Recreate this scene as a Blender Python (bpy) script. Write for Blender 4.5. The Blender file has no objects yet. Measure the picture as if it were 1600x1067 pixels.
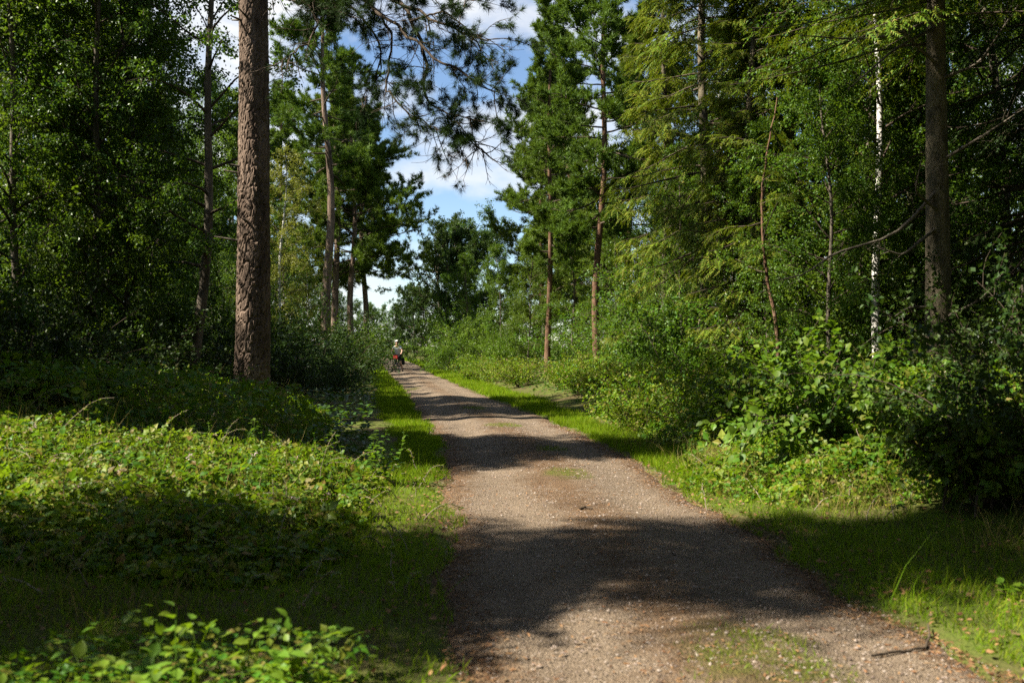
import bpy, math, random
import numpy as np
from mathutils import Vector, Matrix

# ------------------------------------------------------------------ camera, world, sun, exposure
sc = bpy.context.scene
col = sc.collection
random.seed(11)
CAM_H = 1.5
cam_d = bpy.data.cameras.new('camera')
cam = bpy.data.objects.new('camera', cam_d)
col.objects.link(cam)
cam.location = (0, 0, CAM_H)
cam.rotation_euler = (math.radians(90 + 0.233), 0, 0)
cam_d.sensor_width = 36
cam_d.lens = 36
cam_d.clip_start = 0.05
cam_d.clip_end = 3000
cam_d.dof.use_dof = True
cam_d.dof.focus_distance = 24
cam_d.dof.aperture_fstop = 2.6
sc.camera = cam

SUN_EL = math.radians(47)
SUN_BACK = math.radians(13)          # the sun stands to the left and a little behind the camera
sun_dir = Vector((-math.cos(SUN_EL) * math.cos(SUN_BACK), -math.cos(SUN_EL) * math.sin(SUN_BACK), math.sin(SUN_EL)))
w = bpy.data.worlds.new('World')
sc.world = w
w.use_nodes = True
nt = w.node_tree
nt.nodes.clear()
N = nt.nodes.new
out = N('ShaderNodeOutputWorld')
bg = N('ShaderNodeBackground')
bg.inputs['Strength'].default_value = 0.05
sky = N('ShaderNodeTexSky')
sky.sky_type = 'NISHITA'
sky.sun_disc = False
sky.sun_elevation = SUN_EL
sky.sun_rotation = math.atan2(sun_dir.x, sun_dir.y) % (2 * math.pi)
sky.air_density = 0.9
sky.dust_density = 0.1
sky.ozone_density = 3.0
tc = N('ShaderNodeTexCoord')
comb = N('ShaderNodeMapping')
comb.inputs['Scale'].default_value = (1, 1, 2.2)
comb.inputs['Location'].default_value = (0.35, 0.2, 0.1)
nt.links.new(tc.outputs['Generated'], comb.inputs[0])
cn = N('ShaderNodeTexNoise')
cn.inputs['Scale'].default_value = 4.2
cn.inputs['Detail'].default_value = 7
cn.inputs['Roughness'].default_value = 0.55
nt.links.new(comb.outputs[0], cn.inputs['Vector'])
cr = N('ShaderNodeValToRGB')
cr.color_ramp.elements[0].position = 0.46
cr.color_ramp.elements[0].color = (0, 0, 0, 1)
cr.color_ramp.elements[1].position = 0.63
cr.color_ramp.elements[1].color = (1, 1, 1, 1)
nt.links.new(cn.outputs['Fac'], cr.inputs[0])
mix = N('ShaderNodeMixRGB')
mix.inputs[2].default_value = (5.8, 5.9, 6.0, 1)
nt.links.new(cr.outputs[0], mix.inputs[0])
nt.links.new(sky.outputs[0], mix.inputs[1])
nt.links.new(mix.outputs[0], bg.inputs[0])
nt.links.new(bg.outputs[0], out.inputs[0])

sun_d = bpy.data.lights.new('sun', 'SUN')
sun_d.energy = 5.0
sun_d.angle = math.radians(0.53)
sun_d.color = (1.0, 0.93, 0.80)
sun = bpy.data.objects.new('sun', sun_d)
col.objects.link(sun)
sun.rotation_euler = sun_dir.to_track_quat('Z', 'Y').to_euler()
sun.location = (-20, -5, 25)

sc.view_settings.view_transform = 'Standard'
sc.view_settings.look = 'None'
sc.view_settings.exposure = 1.85
sc.view_settings.gamma = 1
sc.view_settings.use_curve_mapping = False
sc.render.engine = 'CYCLES'
cy = sc.cycles
cy.max_bounces = 3
cy.diffuse_bounces = 1
cy.glossy_bounces = 2
cy.transmission_bounces = 2
cy.caustics_reflective = False
cy.caustics_refractive = False
cy.sample_clamp_indirect = 3.0
cy.use_denoising = False

F_PX = 1600.0
def at(px, py, Y):
    """the point that stands Y metres along the path and shows at a pixel of the 1600 px photograph"""
    return np.array([(px - 800) / F_PX * Y, Y, CAM_H + (540 - py) / F_PX * Y])

# ------------------------------------------------------------------ numpy helpers
rng = np.random.default_rng(5)
def nrm(a):
    return a / np.maximum(np.linalg.norm(a, axis=-1, keepdims=True), 1e-9)

class Geo:
    def __init__(self):
        self.V = []; self.F = []; self.M = []; self.n = 0
    def add(self, V, F, mat=0):
        V = np.asarray(V, float).reshape(-1, 3); F = np.asarray(F, int)
        if len(F) == 0: return
        self.V.append(V); self.F.append(F + self.n); self.M.append(np.full(len(F), mat)); self.n += len(V)
    def mesh(self, name, mats, smooth=False):
        me = bpy.data.meshes.new(name)
        V = np.concatenate(self.V)
        tot = np.concatenate([np.full(len(f), f.shape[1]) for f in self.F])
        idx = np.concatenate([f.ravel() for f in self.F])
        me.vertices.add(len(V)); me.vertices.foreach_set('co', V.astype(np.float32).ravel())
        me.loops.add(len(idx)); me.loops.foreach_set('vertex_index', idx.astype(np.int32))
        me.polygons.add(len(tot))
        me.polygons.foreach_set('loop_start', np.concatenate([[0], np.cumsum(tot)[:-1]]).astype(np.int32))
        me.polygons.foreach_set('material_index', np.concatenate(self.M).astype(np.int32))
        me.polygons.foreach_set('use_smooth', np.full(len(tot), smooth))
        for m in mats: me.materials.append(m)
        me.update(calc_edges=True)
        return me

def tubes(geo, P, R, sides=5, mat=0):
    """P (B,n,3) polylines, R (B,n) radii"""
    P = np.asarray(P, float); R = np.asarray(R, float)
    if P.ndim == 2: P = P[None]; R = R[None]
    B, n, _ = P.shape
    T = np.empty_like(P)
    T[:, 1:-1] = P[:, 2:] - P[:, :-2]; T[:, 0] = P[:, 1] - P[:, 0]; T[:, -1] = P[:, -1] - P[:, -2]
    T = nrm(T)
    mean = nrm(P[:, -1] - P[:, 0])
    ref = np.where(np.abs(mean[:, 2:3]) > 0.8, np.array([[1.0, 0.13, 0]]), np.array([[0.05, 0.1, 1.0]]))
    U = nrm(np.cross(T, ref[:, None, :])); W = np.cross(T, U)
    a = np.linspace(0, 2 * np.pi, sides, endpoint=False)
    ring = U[:, :, None, :] * np.cos(a)[None, None, :, None] + W[:, :, None, :] * np.sin(a)[None, None, :, None]
    V = P[:, :, None, :] + ring * R[:, :, None, None]
    i = np.arange(n - 1)[:, None]; j = np.arange(sides)[None]; j2 = (j + 1) % sides
    q = np.stack([i * sides + j, i * sides + j2, (i + 1) * sides + j2, (i + 1) * sides + j], -1).reshape(-1, 4)
    F = (q[None] + (np.arange(B) * n * sides)[:, None, None]).reshape(-1, 4)
    geo.add(V, F, mat)

def grow(P0, D0, L, n=6, grav=0.0, wob=0.15, rs=None):
    """polylines from P0 along D0; grav bends down (positive) or up (negative); may be arrays over steps"""
    rs = rs or rng
    B = len(P0); D = nrm(D0.copy()); P = np.empty((B, n + 1, 3)); P[:, 0] = P0
    g = np.broadcast_to(np.asarray(grav, float), (n,)) if np.ndim(grav) <= 1 else grav
    for k in range(n):
        D = D + rs.normal(0, wob, (B, 3)); D[:, 2] -= g[k]; D = nrm(D)
        P[:, k + 1] = P[:, k] + D * (np.asarray(L) / n)[:, None]
    return P

def sample(P, k, t0=0.2, t1=1.0, rs=None):
    """k random points per polyline: position, tangent, owner, t"""
    rs = rs or rng
    B, n, _ = P.shape
    t = t0 + (t1 - t0) * (np.arange(k)[None] + rs.random((B, k))) / k
    f = np.clip(t * (n - 1), 0, n - 1.001); i = f.astype(int); u = (f - i)[..., None]
    own = np.repeat(np.arange(B), k).reshape(B, k)
    a = P[own, i]; b = P[own, i + 1]
    return (a + (b - a) * u).reshape(-1, 3), nrm(b - a).reshape(-1, 3), own.ravel(), t.ravel()

def frames(axis, normal):
    y = nrm(axis); n = normal - (normal * y).sum(-1, keepdims=True) * y; n = nrm(n)
    x = np.cross(y, n)
    return np.stack([x, y, n], -1)

def inst(geo, tv, tf, P, R, S, mat=0):
    if len(P) == 0: return
    S = np.asarray(S, float)
    S = S[:, None, None] if S.ndim == 1 else S[:, None, :]
    tv = np.asarray(tv, float); tf = np.asarray(tf, int)
    V = np.einsum('nij,nkj->nki', R, tv[None] * S) + P[:, None]
    F = (tf[None] + (np.arange(len(P)) * len(tv))[:, None, None]).reshape(-1, tf.shape[1])
    geo.add(V, F, mat)

def rdir(n, rs=None):
    rs = rs or rng
    return nrm(rs.normal(0, 1, (n, 3)))

# leaf templates (length 1 along +y)
LEAF2_V = [(0, 0, 0), (.33, .42, .07), (0, 1, -.05), (-.33, .42, .07)]
LEAF2_F = [(0, 1, 2), (0, 2, 3)]
LEAF6_V = [(0, 0, 0), (.27, .2, .05), (.36, .5, .07), (0, 1.0, -.10), (-.36, .5, .07), (-.27, .2, .05), (0, .5, 0)]
LEAF6_F = [(0, 1, 6), (1, 2, 6), (2, 3, 6), (3, 4, 6), (4, 5, 6), (5, 0, 6)]
LEAF4_V = [(0, 0, 0), (.36, .42, .07), (0, 1.0, -.10), (-.36, .42, .07), (0, .45, 0)]
LEAF4_F = [(0, 1, 4), (1, 2, 4), (2, 3, 4), (3, 0, 4)]
def trifoliate(LV, LF):
    V = []; F = []
    for ang, s, off in ((0, 1.0, .25), (72, .85, .1), (-72, .85, .1)):
        a = math.radians(ang); c, sn = math.cos(a), math.sin(a)
        b = len(V)
        for (x, y, z) in LV:
            x *= s; y = y * s + off
            V.append((x * c + y * sn, -x * sn + y * c, z * s - 0.05 * abs(sn)))
        F += [tuple(i + b for i in f) for f in LF]
    return np.array(V), F
TRI_V, TRI_F = trifoliate(LEAF4_V, LEAF4_F)
TRI = (TRI_V, TRI_F)
TRI_FAR = trifoliate(LEAF2_V, LEAF2_F)
def tuft_template(n, spread, wid, seed):
    r = np.random.default_rng(seed); V = []; F = []
    for k in range(n):
        az = 2 * math.pi * k / n * 2.4; base = 0.5 * (k / n)
        el = r.uniform(0.25, 1.0) * spread
        d = np.array([math.sin(el) * math.cos(az), math.cos(el), math.sin(el) * math.sin(az)])
        s = nrm(np.cross(d, r.normal(0, 1, 3))) * wid
        p = np.array([0, base, 0]); L = r.uniform(.75, 1.05)
        b = len(V); V += [p - s, p + s, p + d * L]; F.append((b, b + 1, b + 2))
    return np.array(V), F
TUFT = tuft_template(14, 1.25, 0.068, 3)
TUFT_FINE = tuft_template(34, 1.2, 0.022, 4)
def spray_template(n):
    V = []; F = []
    for k in range(n):
        t = k / n
        for s in (-1, 1):
            b = len(V); L = 0.17 * (1.15 - 0.6 * t)
            V += [(0, t - .05, 0), (0, t + .085, 0), (s * L, t + .17, -.03 - .02 * (k % 3))]; F.append((b, b + 1, b + 2))
    b = len(V); V += [(-.02, 0, 0.002), (.02, 0, 0.002), (0, 1.1, -.03)]; F.append((b, b + 1, b + 2))
    return np.array(V), F
SPRAY = spray_template(5)

# ------------------------------------------------------------------ materials
def new_mat(name):
    m = bpy.data.materials.new(name); m.use_nodes = True
    m.node_tree.nodes.clear(); return m, m.node_tree
def ramp(nt, fac, stops):
    r = nt.nodes.new('ShaderNodeValToRGB'); e = r.color_ramp.elements
    while len(e) < len(stops): e.new(0.5)
    for el, (p, c) in zip(e, stops): el.position = p; el.color = (*c, 1)
    nt.links.new(fac, r.inputs[0]); return r.outputs[0]
def noise(nt, vec, scale, detail=4, rough=.55, dist=0):
    n = nt.nodes.new('ShaderNodeTexNoise'); n.inputs['Scale'].default_value = scale
    n.inputs['Detail'].default_value = detail; n.inputs['Roughness'].default_value = rough; n.inputs['Distortion'].default_value = dist
    if vec is not None: nt.links.new(vec, n.inputs['Vector'])
    return n.outputs['Fac']
def mixc(nt, fac, a, b, mode='MIX'):
    m = nt.nodes.new('ShaderNodeMixRGB'); m.blend_type = mode
    for s, v in ((m.inputs[0], fac), (m.inputs[1], a), (m.inputs[2], b)):
        if hasattr(v, 'is_linked') or hasattr(v, 'node'): nt.links.new(v, s)
        elif isinstance(v, (int, float)): s.default_value = v
        else: s.default_value = (*v, 1)
    return m.outputs[0]

def leaf_mat(name, cols, trans=(0.16, 0.24, 0.02), tfac=0.35, rough=0.42, spec=0.5, vary=0.5):
    m, t = new_mat(name); L = t.links.new
    o = t.nodes.new('ShaderNodeOutputMaterial'); p = t.nodes.new('ShaderNodeBsdfPrincipled')
    tr = t.nodes.new('ShaderNodeBsdfTranslucent'); mx = t.nodes.new('ShaderNodeMixShader')
    g = t.nodes.new('ShaderNodeNewGeometry'); oi = t.nodes.new('ShaderNodeObjectInfo')
    n = len(cols)
    base = ramp(t, g.outputs['Random Per Island'], [(i / max(n - 1, 1), c) for i, c in enumerate(cols)])
    hs = t.nodes.new('ShaderNodeHueSaturation')
    mp = t.nodes.new('ShaderNodeMapRange'); mp.inputs[3].default_value = 0.478; mp.inputs[4].default_value = 0.522
    L(oi.outputs['Random'], mp.inputs[0]); L(mp.outputs[0], hs.inputs['Hue'])
    tcn = t.nodes.new('ShaderNodeTexCoord')
    nz = noise(t, tcn.outputs['Object'], 0.9, 2)
    mv = t.nodes.new('ShaderNodeMapRange'); mv.inputs[1].default_value = .3; mv.inputs[2].default_value = .7
    mv.inputs[3].default_value = 1 - vary * .5; mv.inputs[4].default_value = 1 + vary * .5
    L(nz, mv.inputs[0]); L(mv.outputs[0], hs.inputs['Value'])
    L(base, hs.inputs['Color']); L(hs.outputs[0], p.inputs['Base Color'])
    p.inputs['Roughness'].default_value = rough; p.inputs['Specular IOR Level'].default_value = spec
    tcol = mixc(t, 0.75, hs.outputs[0], trans)
    L(tcol, tr.inputs[0]); mx.inputs[0].default_value = tfac
    L(p.outputs[0], mx.inputs[1]); L(tr.outputs[0], mx.inputs[2]); L(mx.outputs[0], o.inputs[0])
    return m

def bark_mat(name, c1, c2, c3, scale=6, stretch=0.25, bump=0.6, fine=40):
    m, t = new_mat(name); L = t.links.new
    o = t.nodes.new('ShaderNodeOutputMaterial'); p = t.nodes.new('ShaderNodeBsdfPrincipled')
    tcn = t.nodes.new('ShaderNodeTexCoord'); mp = t.nodes.new('ShaderNodeMapping')
    mp.inputs['Scale'].default_value = (1, 1, stretch); L(tcn.outputs['Object'], mp.inputs[0])
    a = noise(t, mp.outputs[0], scale, 6, .65, .6); b = noise(t, mp.outputs[0], fine, 3, .6)
    c = ramp(t, a, [(.3, c1), (.5, c2), (.7, c3)])
    c = mixc(t, 0.35, c, ramp(t, b, [(.3, (.25, .25, .25)), (.7, (1, 1, 1))]), 'MULTIPLY')
    L(c, p.inputs['Base Color']); p.inputs['Roughness'].default_value = .9; p.inputs['Specular IOR Level'].default_value = .15
    bp = t.nodes.new('ShaderNodeBump'); bp.inputs['Strength'].default_value = bump; bp.inputs['Distance'].default_value = .03
    ad = t.nodes.new('ShaderNodeMath'); ad.operation = 'ADD'; L(a, ad.inputs[0]); L(b, ad.inputs[1]); L(ad.outputs[0], bp.inputs['Height'])
    L(bp.outputs[0], p.inputs['Normal']); L(p.outputs[0], o.inputs[0])
    return m

def birch_bark_mat():
    m, t = new_mat('birch_bark'); L = t.links.new
    o = t.nodes.new('ShaderNodeOutputMaterial'); p = t.nodes.new('ShaderNodeBsdfPrincipled')
    tcn = t.nodes.new('ShaderNodeTexCoord'); mp = t.nodes.new('ShaderNodeMapping')
    mp.inputs['Scale'].default_value = (3, 3, 9); L(tcn.outputs['Object'], mp.inputs[0])
    a = noise(t, mp.outputs[0], 1.6, 4, .6, .3)
    c = ramp(t, a, [(.36, (.03, .026, .022)), (.46, (.5, .47, .42)), (.7, (.68, .65, .6))])
    L(c, p.inputs['Base Color']); p.inputs['Roughness'].default_value = .7
    bp = t.nodes.new('ShaderNodeBump'); bp.inputs['Strength'].default_value = .3; bp.inputs['Distance'].default_value = .02
    L(a, bp.inputs['Height']); L(bp.outputs[0], p.inputs['Normal']); L(p.outputs[0], o.inputs[0])
    return m

def plain_mat(name, c, rough=.6, spec=.4, metal=0, jitter=.25, scale=12):
    m, t = new_mat(name); L = t.links.new
    o = t.nodes.new('ShaderNodeOutputMaterial'); p = t.nodes.new('ShaderNodeBsdfPrincipled')
    tcn = t.nodes.new('ShaderNodeTexCoord')
    a = noise(t, tcn.outputs['Object'], scale, 3)
    cc = ramp(t, a, [(.3, tuple(x * (1 - jitter) for x in c)), (.7, tuple(min(1, x * (1 + jitter)) for x in c))])
    L(cc, p.inputs['Base Color']); p.inputs['Roughness'].default_value = rough
    p.inputs['Specular IOR Level'].default_value = spec; p.inputs['Metallic'].default_value = metal
    L(p.outputs[0], o.inputs[0]); return m

M = {}
M['birch_leaf'] = leaf_mat('birch_leaf', [(.0393, .09, .008), (.0562, .115, .0096), (.0889, .145, .0128)], (.1498, .24, .008), .36, .42, .18)
M['birch_leaf_dark'] = leaf_mat('birch_leaf_dark', [(.0281, .07, .0072), (.0421, .092, .0088), (.0655, .115, .0112)], (.1123, .20, .008), .34, .4, .18)
M['birch_leaf_yellow'] = leaf_mat('birch_leaf_yellow', [(.10, .13, .016), (.13, .155, .02), (.16, .17, .022)], (.25, .27, .02), .38, .45, .25)
M['pine_needle'] = leaf_mat('pine_needle', [(.0468, .09, .0096), (.0655, .115, .0104), (.0936, .14, .012)], (.1217, .19, .008), .25, .55, .15)
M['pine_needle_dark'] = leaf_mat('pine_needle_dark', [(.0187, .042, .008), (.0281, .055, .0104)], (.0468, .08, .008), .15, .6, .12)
M['spruce_needle'] = leaf_mat('spruce_needle', [(.055, .10, .007), (.085, .135, .008), (.12, .16, .010), (.16, .13, .02)], (.19, .24, .008), .28, .6, .12, 1.1)
M['oak_leaf'] = leaf_mat('oak_leaf', [(.0243, .06, .0072), (.0356, .08, .0088), (.0543, .10, .0104)], (.0936, .18, .008), .3, .45, .3)
M['shrub_leaf'] = leaf_mat('shrub_leaf', [(.0421, .10, .0072), (.0636, .13, .0088), (.0936, .155, .0112)], (.1404, .25, .008), .35, .45, .18)
M['hazel_leaf'] = leaf_mat('hazel_leaf', [(.0374, .09, .0072), (.058, .122, .0088), (.0889, .15, .0104), (.1217, .13, .016)], (.1498, .27, .008), .36, .5, .2, .7)
M['bramble_leaf'] = leaf_mat('bramble_leaf', [(.0421, .105, .0056), (.0702, .145, .0064), (.1123, .18, .008), (.1591, .18, .0144), (.1498, .10, .024)], (.1966, .32, .0064), .38, .5, .2, .5)
M['bramble_leaf_near'] = leaf_mat('bramble_leaf_near', [(.0655, .145, .008), (.0983, .18, .0096), (.1451, .21, .016)], (.2153, .34, .0096), .35, .5, .28, .3)
M['grass'] = leaf_mat('grass_blade', [(.0702, .135, .0032), (.1123, .185, .004), (.1498, .215, .0056), (.2059, .20, .02)], (.2246, .36, .0048), .42, .6, .1, .6)
M['dry_grass'] = leaf_mat('dry_grass_blade', [(.17, .15, .04), (.22, .18, .06), (.12, .15, .02)], (.3, .26, .06), .35, .6, .1, .4)
M['flower'] = leaf_mat('bramble_flower', [(.45, .32, .34), (.5, .42, .40), (.30, .16, .14)], (.5, .35, .35), .3, .6, .2, .2)
M['pine_bark'] = bark_mat('pine_bark', (.04, .028, .02), (.145, .102, .074), (.28, .205, .155), 5, .22, .9, 38)
M['pine_bark_red'] = bark_mat('pine_bark_red', (.045, .026, .016), (.14, .078, .046), (.23, .145, .095), 8, .3, .6, 50)
M['grey_bark'] = bark_mat('grey_bark', (.045, .04, .03), (.12, .10, .075), (.20, .17, .13), 7, .25, .5, 45)
M['spruce_bark'] = bark_mat('spruce_bark', (.045, .038, .026), (.13, .108, .07), (.21, .175, .115), 6, .5, .6, 40)
M['twig'] = bark_mat('twig_bark', (.03, .024, .018), (.07, .052, .036), (.12, .09, .065), 20, .5, .3, 80)
M['dead_wood'] = bark_mat('dead_wood', (.14, .11, .08), (.25, .20, .15), (.34, .29, .22), 14, .3, .3, 70)
M['birch_bark'] = birch_bark_mat()

# ------------------------------------------------------------------ scene helpers
def tag(o, label=None, cat=None, group=None, kind=None):
    if label: o['label'] = label
    if cat: o['category'] = cat
    if group: o['group'] = group
    if kind: o['kind'] = kind
    return o
def ob(name, me, parent=None, loc=None):
    o = bpy.data.objects.new(name, me); col.objects.link(o)
    if parent is not None: o.parent = parent
    if loc is not None: o.location = loc
    return o
def empty(name, loc, rz=0, s=1.0):
    o = bpy.data.objects.new(name, None); col.objects.link(o)
    o.location = loc; o.rotation_euler = (0, 0, rz); o.scale = (s, s, s); o.empty_display_size = .2
    return o

# smooth pseudo noise for terrain
_K = np.random.default_rng(99)
_ND = _K.normal(0, 1, (9, 2)); _NP = _K.uniform(0, 6.28, 9)
def wav(x, y, s=1.0):
    v = 0
    for k in range(9):
        v = v + np.sin((x * _ND[k, 0] + y * _ND[k, 1]) * s * (0.6 + .25 * k) + _NP[k]) / (1 + .35 * k)
    return v / 3.2
def sstep(a, b, x):
    t = np.clip((x - a) / (b - a), 0, 1); return t * t * (3 - 2 * t)

# ------------------------------------------------------------------ ground and path
LY = np.array([-20, 0, 4.55, 7.74, 11.3, 15, 17.1, 21.8, 30, 40, 60, 80, 100, 118, 130, 136, 140, 400.])
LX = np.array([.6, -.05, -.31, -.53, -.78, -1.03, -1.28, -1.98, -3.06, -4.5, -7.4, -10.2, -13.4, -17.5, -22, -27, -40, -40.])
RY = np.array([-20, 0, 4.55, 5.71, 7.27, 9.23, 11.3, 15, 21.8, 30, 40, 53, 80, 100, 120, 134, 140, 400.])
RX = np.array([3.2, 2.6, 2.30, 2.14, 2.05, 1.90, 1.77, 1.5, .68, -.66, -2.1, -4.0, -7.3, -10.2, -13.6, -18, -23, -30.])
def edgeL(y): return np.interp(y, LY, LX) + .05 * np.sin(1.7 * y) + .03 * np.sin(4.3 * y + 1)
def edgeR(y): return np.interp(y, RY, RX) + .05 * np.sin(1.4 * y + 2) + .035 * np.sin(4.9 * y)
def base_h(x, y):
    L = edgeL(y); R = edgeR(y)
    dl = L - x; dr = x - R
    h = 0.04 * wav(x * .5, y * .5) * sstep(0, 1.5, np.maximum(dl, dr))
    h = h + 0.35 * sstep(.8, 3.6, dr) * sstep(3, 9, y) + 0.22 * sstep(1.2, 5, dl)
    h = h + 0.015 * wav(x * .25, y * .8)
    return h
def ground_h(x, y):
    L = edgeL(y); R = edgeR(y)
    inside = sstep(-.02, .18, np.minimum(x - L, R - x))
    return base_h(x, y) - 0.07 * inside

def axis(dense0, dense1, step, far0, far1, g=1.12):
    a = list(np.arange(dense0, dense1, step)); s = step; v = dense1
    while v < far1: a.append(v); s *= g; v += s
    s = step; v = dense0; b = []
    while v > far0: s *= g; v -= s; b.append(v)
    return np.array(b[::-1] + a)
gx = axis(-9, 9, .22, -420, 420); gy = axis(2, 26, .22, -150, 900, 1.05)
X, Y = np.meshgrid(gx, gy); Z = ground_h(X, Y)
Z = np.where(np.hypot(X, Y) > 200, 0, Z)
def grid_faces(nr, nc):
    i = np.arange(nr - 1)[:, None]; j = np.arange(nc - 1)[None]
    return np.stack([i * nc + j, i * nc + j + 1, (i + 1) * nc + j + 1, (i + 1) * nc + j], -1).reshape(-1, 4)

m, t = new_mat('forest_floor'); L = t.links.new
o_ = t.nodes.new('ShaderNodeOutputMaterial'); p_ = t.nodes.new('ShaderNodeBsdfPrincipled'); tcn = t.nodes.new('ShaderNodeTexCoord')
a = noise(t, tcn.outputs['Object'], .9, 5, .6); b = noise(t, tcn.outputs['Object'], 22, 4, .7); c = noise(t, tcn.outputs['Object'], 90, 2, .6)
soil = ramp(t, b, [(.3, (.035, .024, .014)), (.55, (.075, .052, .028)), (.75, (.13, .09, .05))])
moss = ramp(t, c, [(.3, (.04, .07, .008)), (.7, (.10, .14, .015))])
L(mixc(t, ramp(t, a, [(.4, (.1, .1, .1)), (.6, (.8, .8, .8))]), soil, moss), p_.inputs['Base Color'])
p_.inputs['Roughness'].default_value = .95; p_.inputs['Specular IOR Level'].default_value = .1
bp = t.nodes.new('ShaderNodeBump'); bp.inputs['Strength'].default_value = .8; bp.inputs['Distance'].default_value = .03
L(b, bp.inputs['Height']); L(bp.outputs[0], p_.inputs['Normal']); L(p_.outputs[0], o_.inputs[0])
M['floor'] = m
g = Geo(); g.add(np.stack([X, Y, Z], -1), grid_faces(*X.shape))
tag(ob('ground', g.mesh('ground', [m], True)), 'mossy brown forest floor under the trees', kind='structure')

# path sheet with per-vertex moss / litter / wear masks
py = [-12.]
while py[-1] < 3: py.append(py[-1] + .08)
while py[-1] < 138: py.append(py[-1] + max(.05, .011 * py[-1]))
py = np.array(py); nu = 61
u = np.linspace(-1.12, 1.12, nu)
Yp = np.repeat(py[:, None], nu, 1); Lp = edgeL(py)[:, None]; Rp = edgeR(py)[:, None]
Xp = (Lp + Rp) / 2 + (Rp - Lp) / 2 * u[None]
Zp = base_h(Xp, Yp) + .05 * (1 - u[None] ** 2) - .07 * sstep(.86, 1.1, np.abs(u[None]) + .07 * wav(Xp * 3, Yp * 3) + .05 * wav(Xp * 11, Yp * 9)) - .012 + .006 * wav(Xp * 3, Yp * 3)
ruts = np.exp(-((np.abs(u) - .52) / .2) ** 2)[None]
Zp = Zp - .028 * ruts * (1 + .4 * wav(Xp, Yp * .7)) + .007 * wav(Xp * 6, Yp * 5)
MOSS = [(.28, .95, 11.0, 12.3), (.78, 1.55, 4.2, 5.4), (-.5, .2, 18.5, 19.5), (-1.3, -.5, 23.5, 25), (-3.7, -3.2, 34, 37), (.3, .8, 14.2, 15)]
def moss_at(x, y):
    v = np.zeros_like(x)
    for (x0, x1, y0, y1) in MOSS:
        cx, cyy, rx, ry = (x0 + x1) / 2, (y0 + y1) / 2, (x1 - x0) / 2, (y1 - y0) / 2
        d = np.hypot((x - cx) / rx, (y - cyy) / ry) + .35 * wav(x * 5, y * 5)
        v = np.maximum(v, 1 - sstep(.5, 1.1, d))
    return v
m, t = new_mat('gravel_path'); L = t.links.new
o_ = t.nodes.new('ShaderNodeOutputMaterial'); p_ = t.nodes.new('ShaderNodeBsdfPrincipled'); tcn = t.nodes.new('ShaderNodeTexCoord')
def attr(n):
    a = t.nodes.new('ShaderNodeAttribute'); a.attribute_name = n; return a.outputs['Fac']
a = noise(t, tcn.outputs['Object'], 1.3, 6, .65); b = noise(t, tcn.outputs['Object'], 55, 5, .75); d = noise(t, tcn.outputs['Object'], 6, 5, .7, .5)
vor = t.nodes.new('ShaderNodeTexVoronoi'); vor.inputs['Scale'].default_value = 75; L(tcn.outputs['Object'], vor.inputs['Vector'])
stone = ramp(t, b, [(.25, (.068, .049, .032)), (.5, (.20, .152, .105)), (.75, (.385, .31, .23))])
stone = mixc(t, .5, stone, ramp(t, vor.outputs['Distance'], [(.1, (1.25, 1.25, 1.25)), (.5, (.6, .56, .52))]), 'MULTIPLY')
brown = ramp(t, b, [(.3, (.045, .026, .012)), (.7, (.18, .108, .056))])
lf = t.nodes.new('ShaderNodeMath'); lf.operation = 'ADD'; L(attr('litter'), lf.inputs[0]); L(d, lf.inputs[1])
cc = mixc(t, ramp(t, lf.outputs[0], [(.50, (0, 0, 0)), (.80, (.9, .9, .9))]), stone, brown)
mossc = ramp(t, b, [(.3, (.05, .055, .008)), (.7, (.12, .115, .02))])
mf = t.nodes.new('ShaderNodeMath'); mf.operation = 'MULTIPLY'; L(attr('moss'), mf.inputs[0]); L(ramp(t, d, [(.35, (0, 0, 0)), (.55, (1, 1, 1))]), mf.inputs[1])
cc = mixc(t, mf.outputs[0], cc, mossc)
cc = mixc(t, .6, cc, ramp(t, a, [(.3, (.55, .53, .50)), (.7, (1.25, 1.25, 1.25))]), 'MULTIPLY')
L(cc, p_.inputs['Base Color']); p_.inputs['Roughness'].default_value = .9; p_.inputs['Specular IOR Level'].default_value = .2
bp = t.nodes.new('ShaderNodeBump'); bp.inputs['Strength'].default_value = .9; bp.inputs['Distance'].default_value = .02
ad = t.nodes.new('ShaderNodeMath'); ad.operation = 'SUBTRACT'; L(b, ad.inputs[0]); L(vor.outputs['Distance'], ad.inputs[1])
L(ad.outputs[0], bp.inputs['Height']); L(bp.outputs[0], p_.inputs['Normal']); L(p_.outputs[0], o_.inputs[0])
g = Geo(); g.add(np.stack([Xp, Yp, Zp], -1), grid_faces(*Xp.shape))
me = g.mesh('path', [m], True)
litter = (.06 + .30 * sstep(.62, 1.0, np.abs(u))[None] + .22 * np.exp(-(u / .22) ** 2)[None] + .16 * wav(Xp * 1.3, Yp * .9) - .22 * ruts)
litter = litter - .15 * sstep(18, 35, Yp)
for nme, arr in (('moss', moss_at(Xp, Yp)), ('litter', litter)):
    at_ = me.attributes.new(nme, 'FLOAT', 'POINT'); at_.data.foreach_set('value', np.broadcast_to(arr, Xp.shape).astype(np.float32).ravel())
tag(ob('path', me), 'pale gravel forest track curving away between the trees', kind='structure')
def path_h(x, y):
    L = edgeL(y); R = edgeR(y); uu = (x - (L + R) / 2) / ((R - L) / 2)
    return base_h(x, y) + .05 * (1 - uu ** 2) - .012 - .018 * np.exp(-((np.abs(uu) - .52) / .2) ** 2)
def surf_h(x, y):
    inside = (x > edgeL(y) + .03) & (x < edgeR(y) - .03)
    return np.where(inside, path_h(x, y), base_h(x, y))

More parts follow.
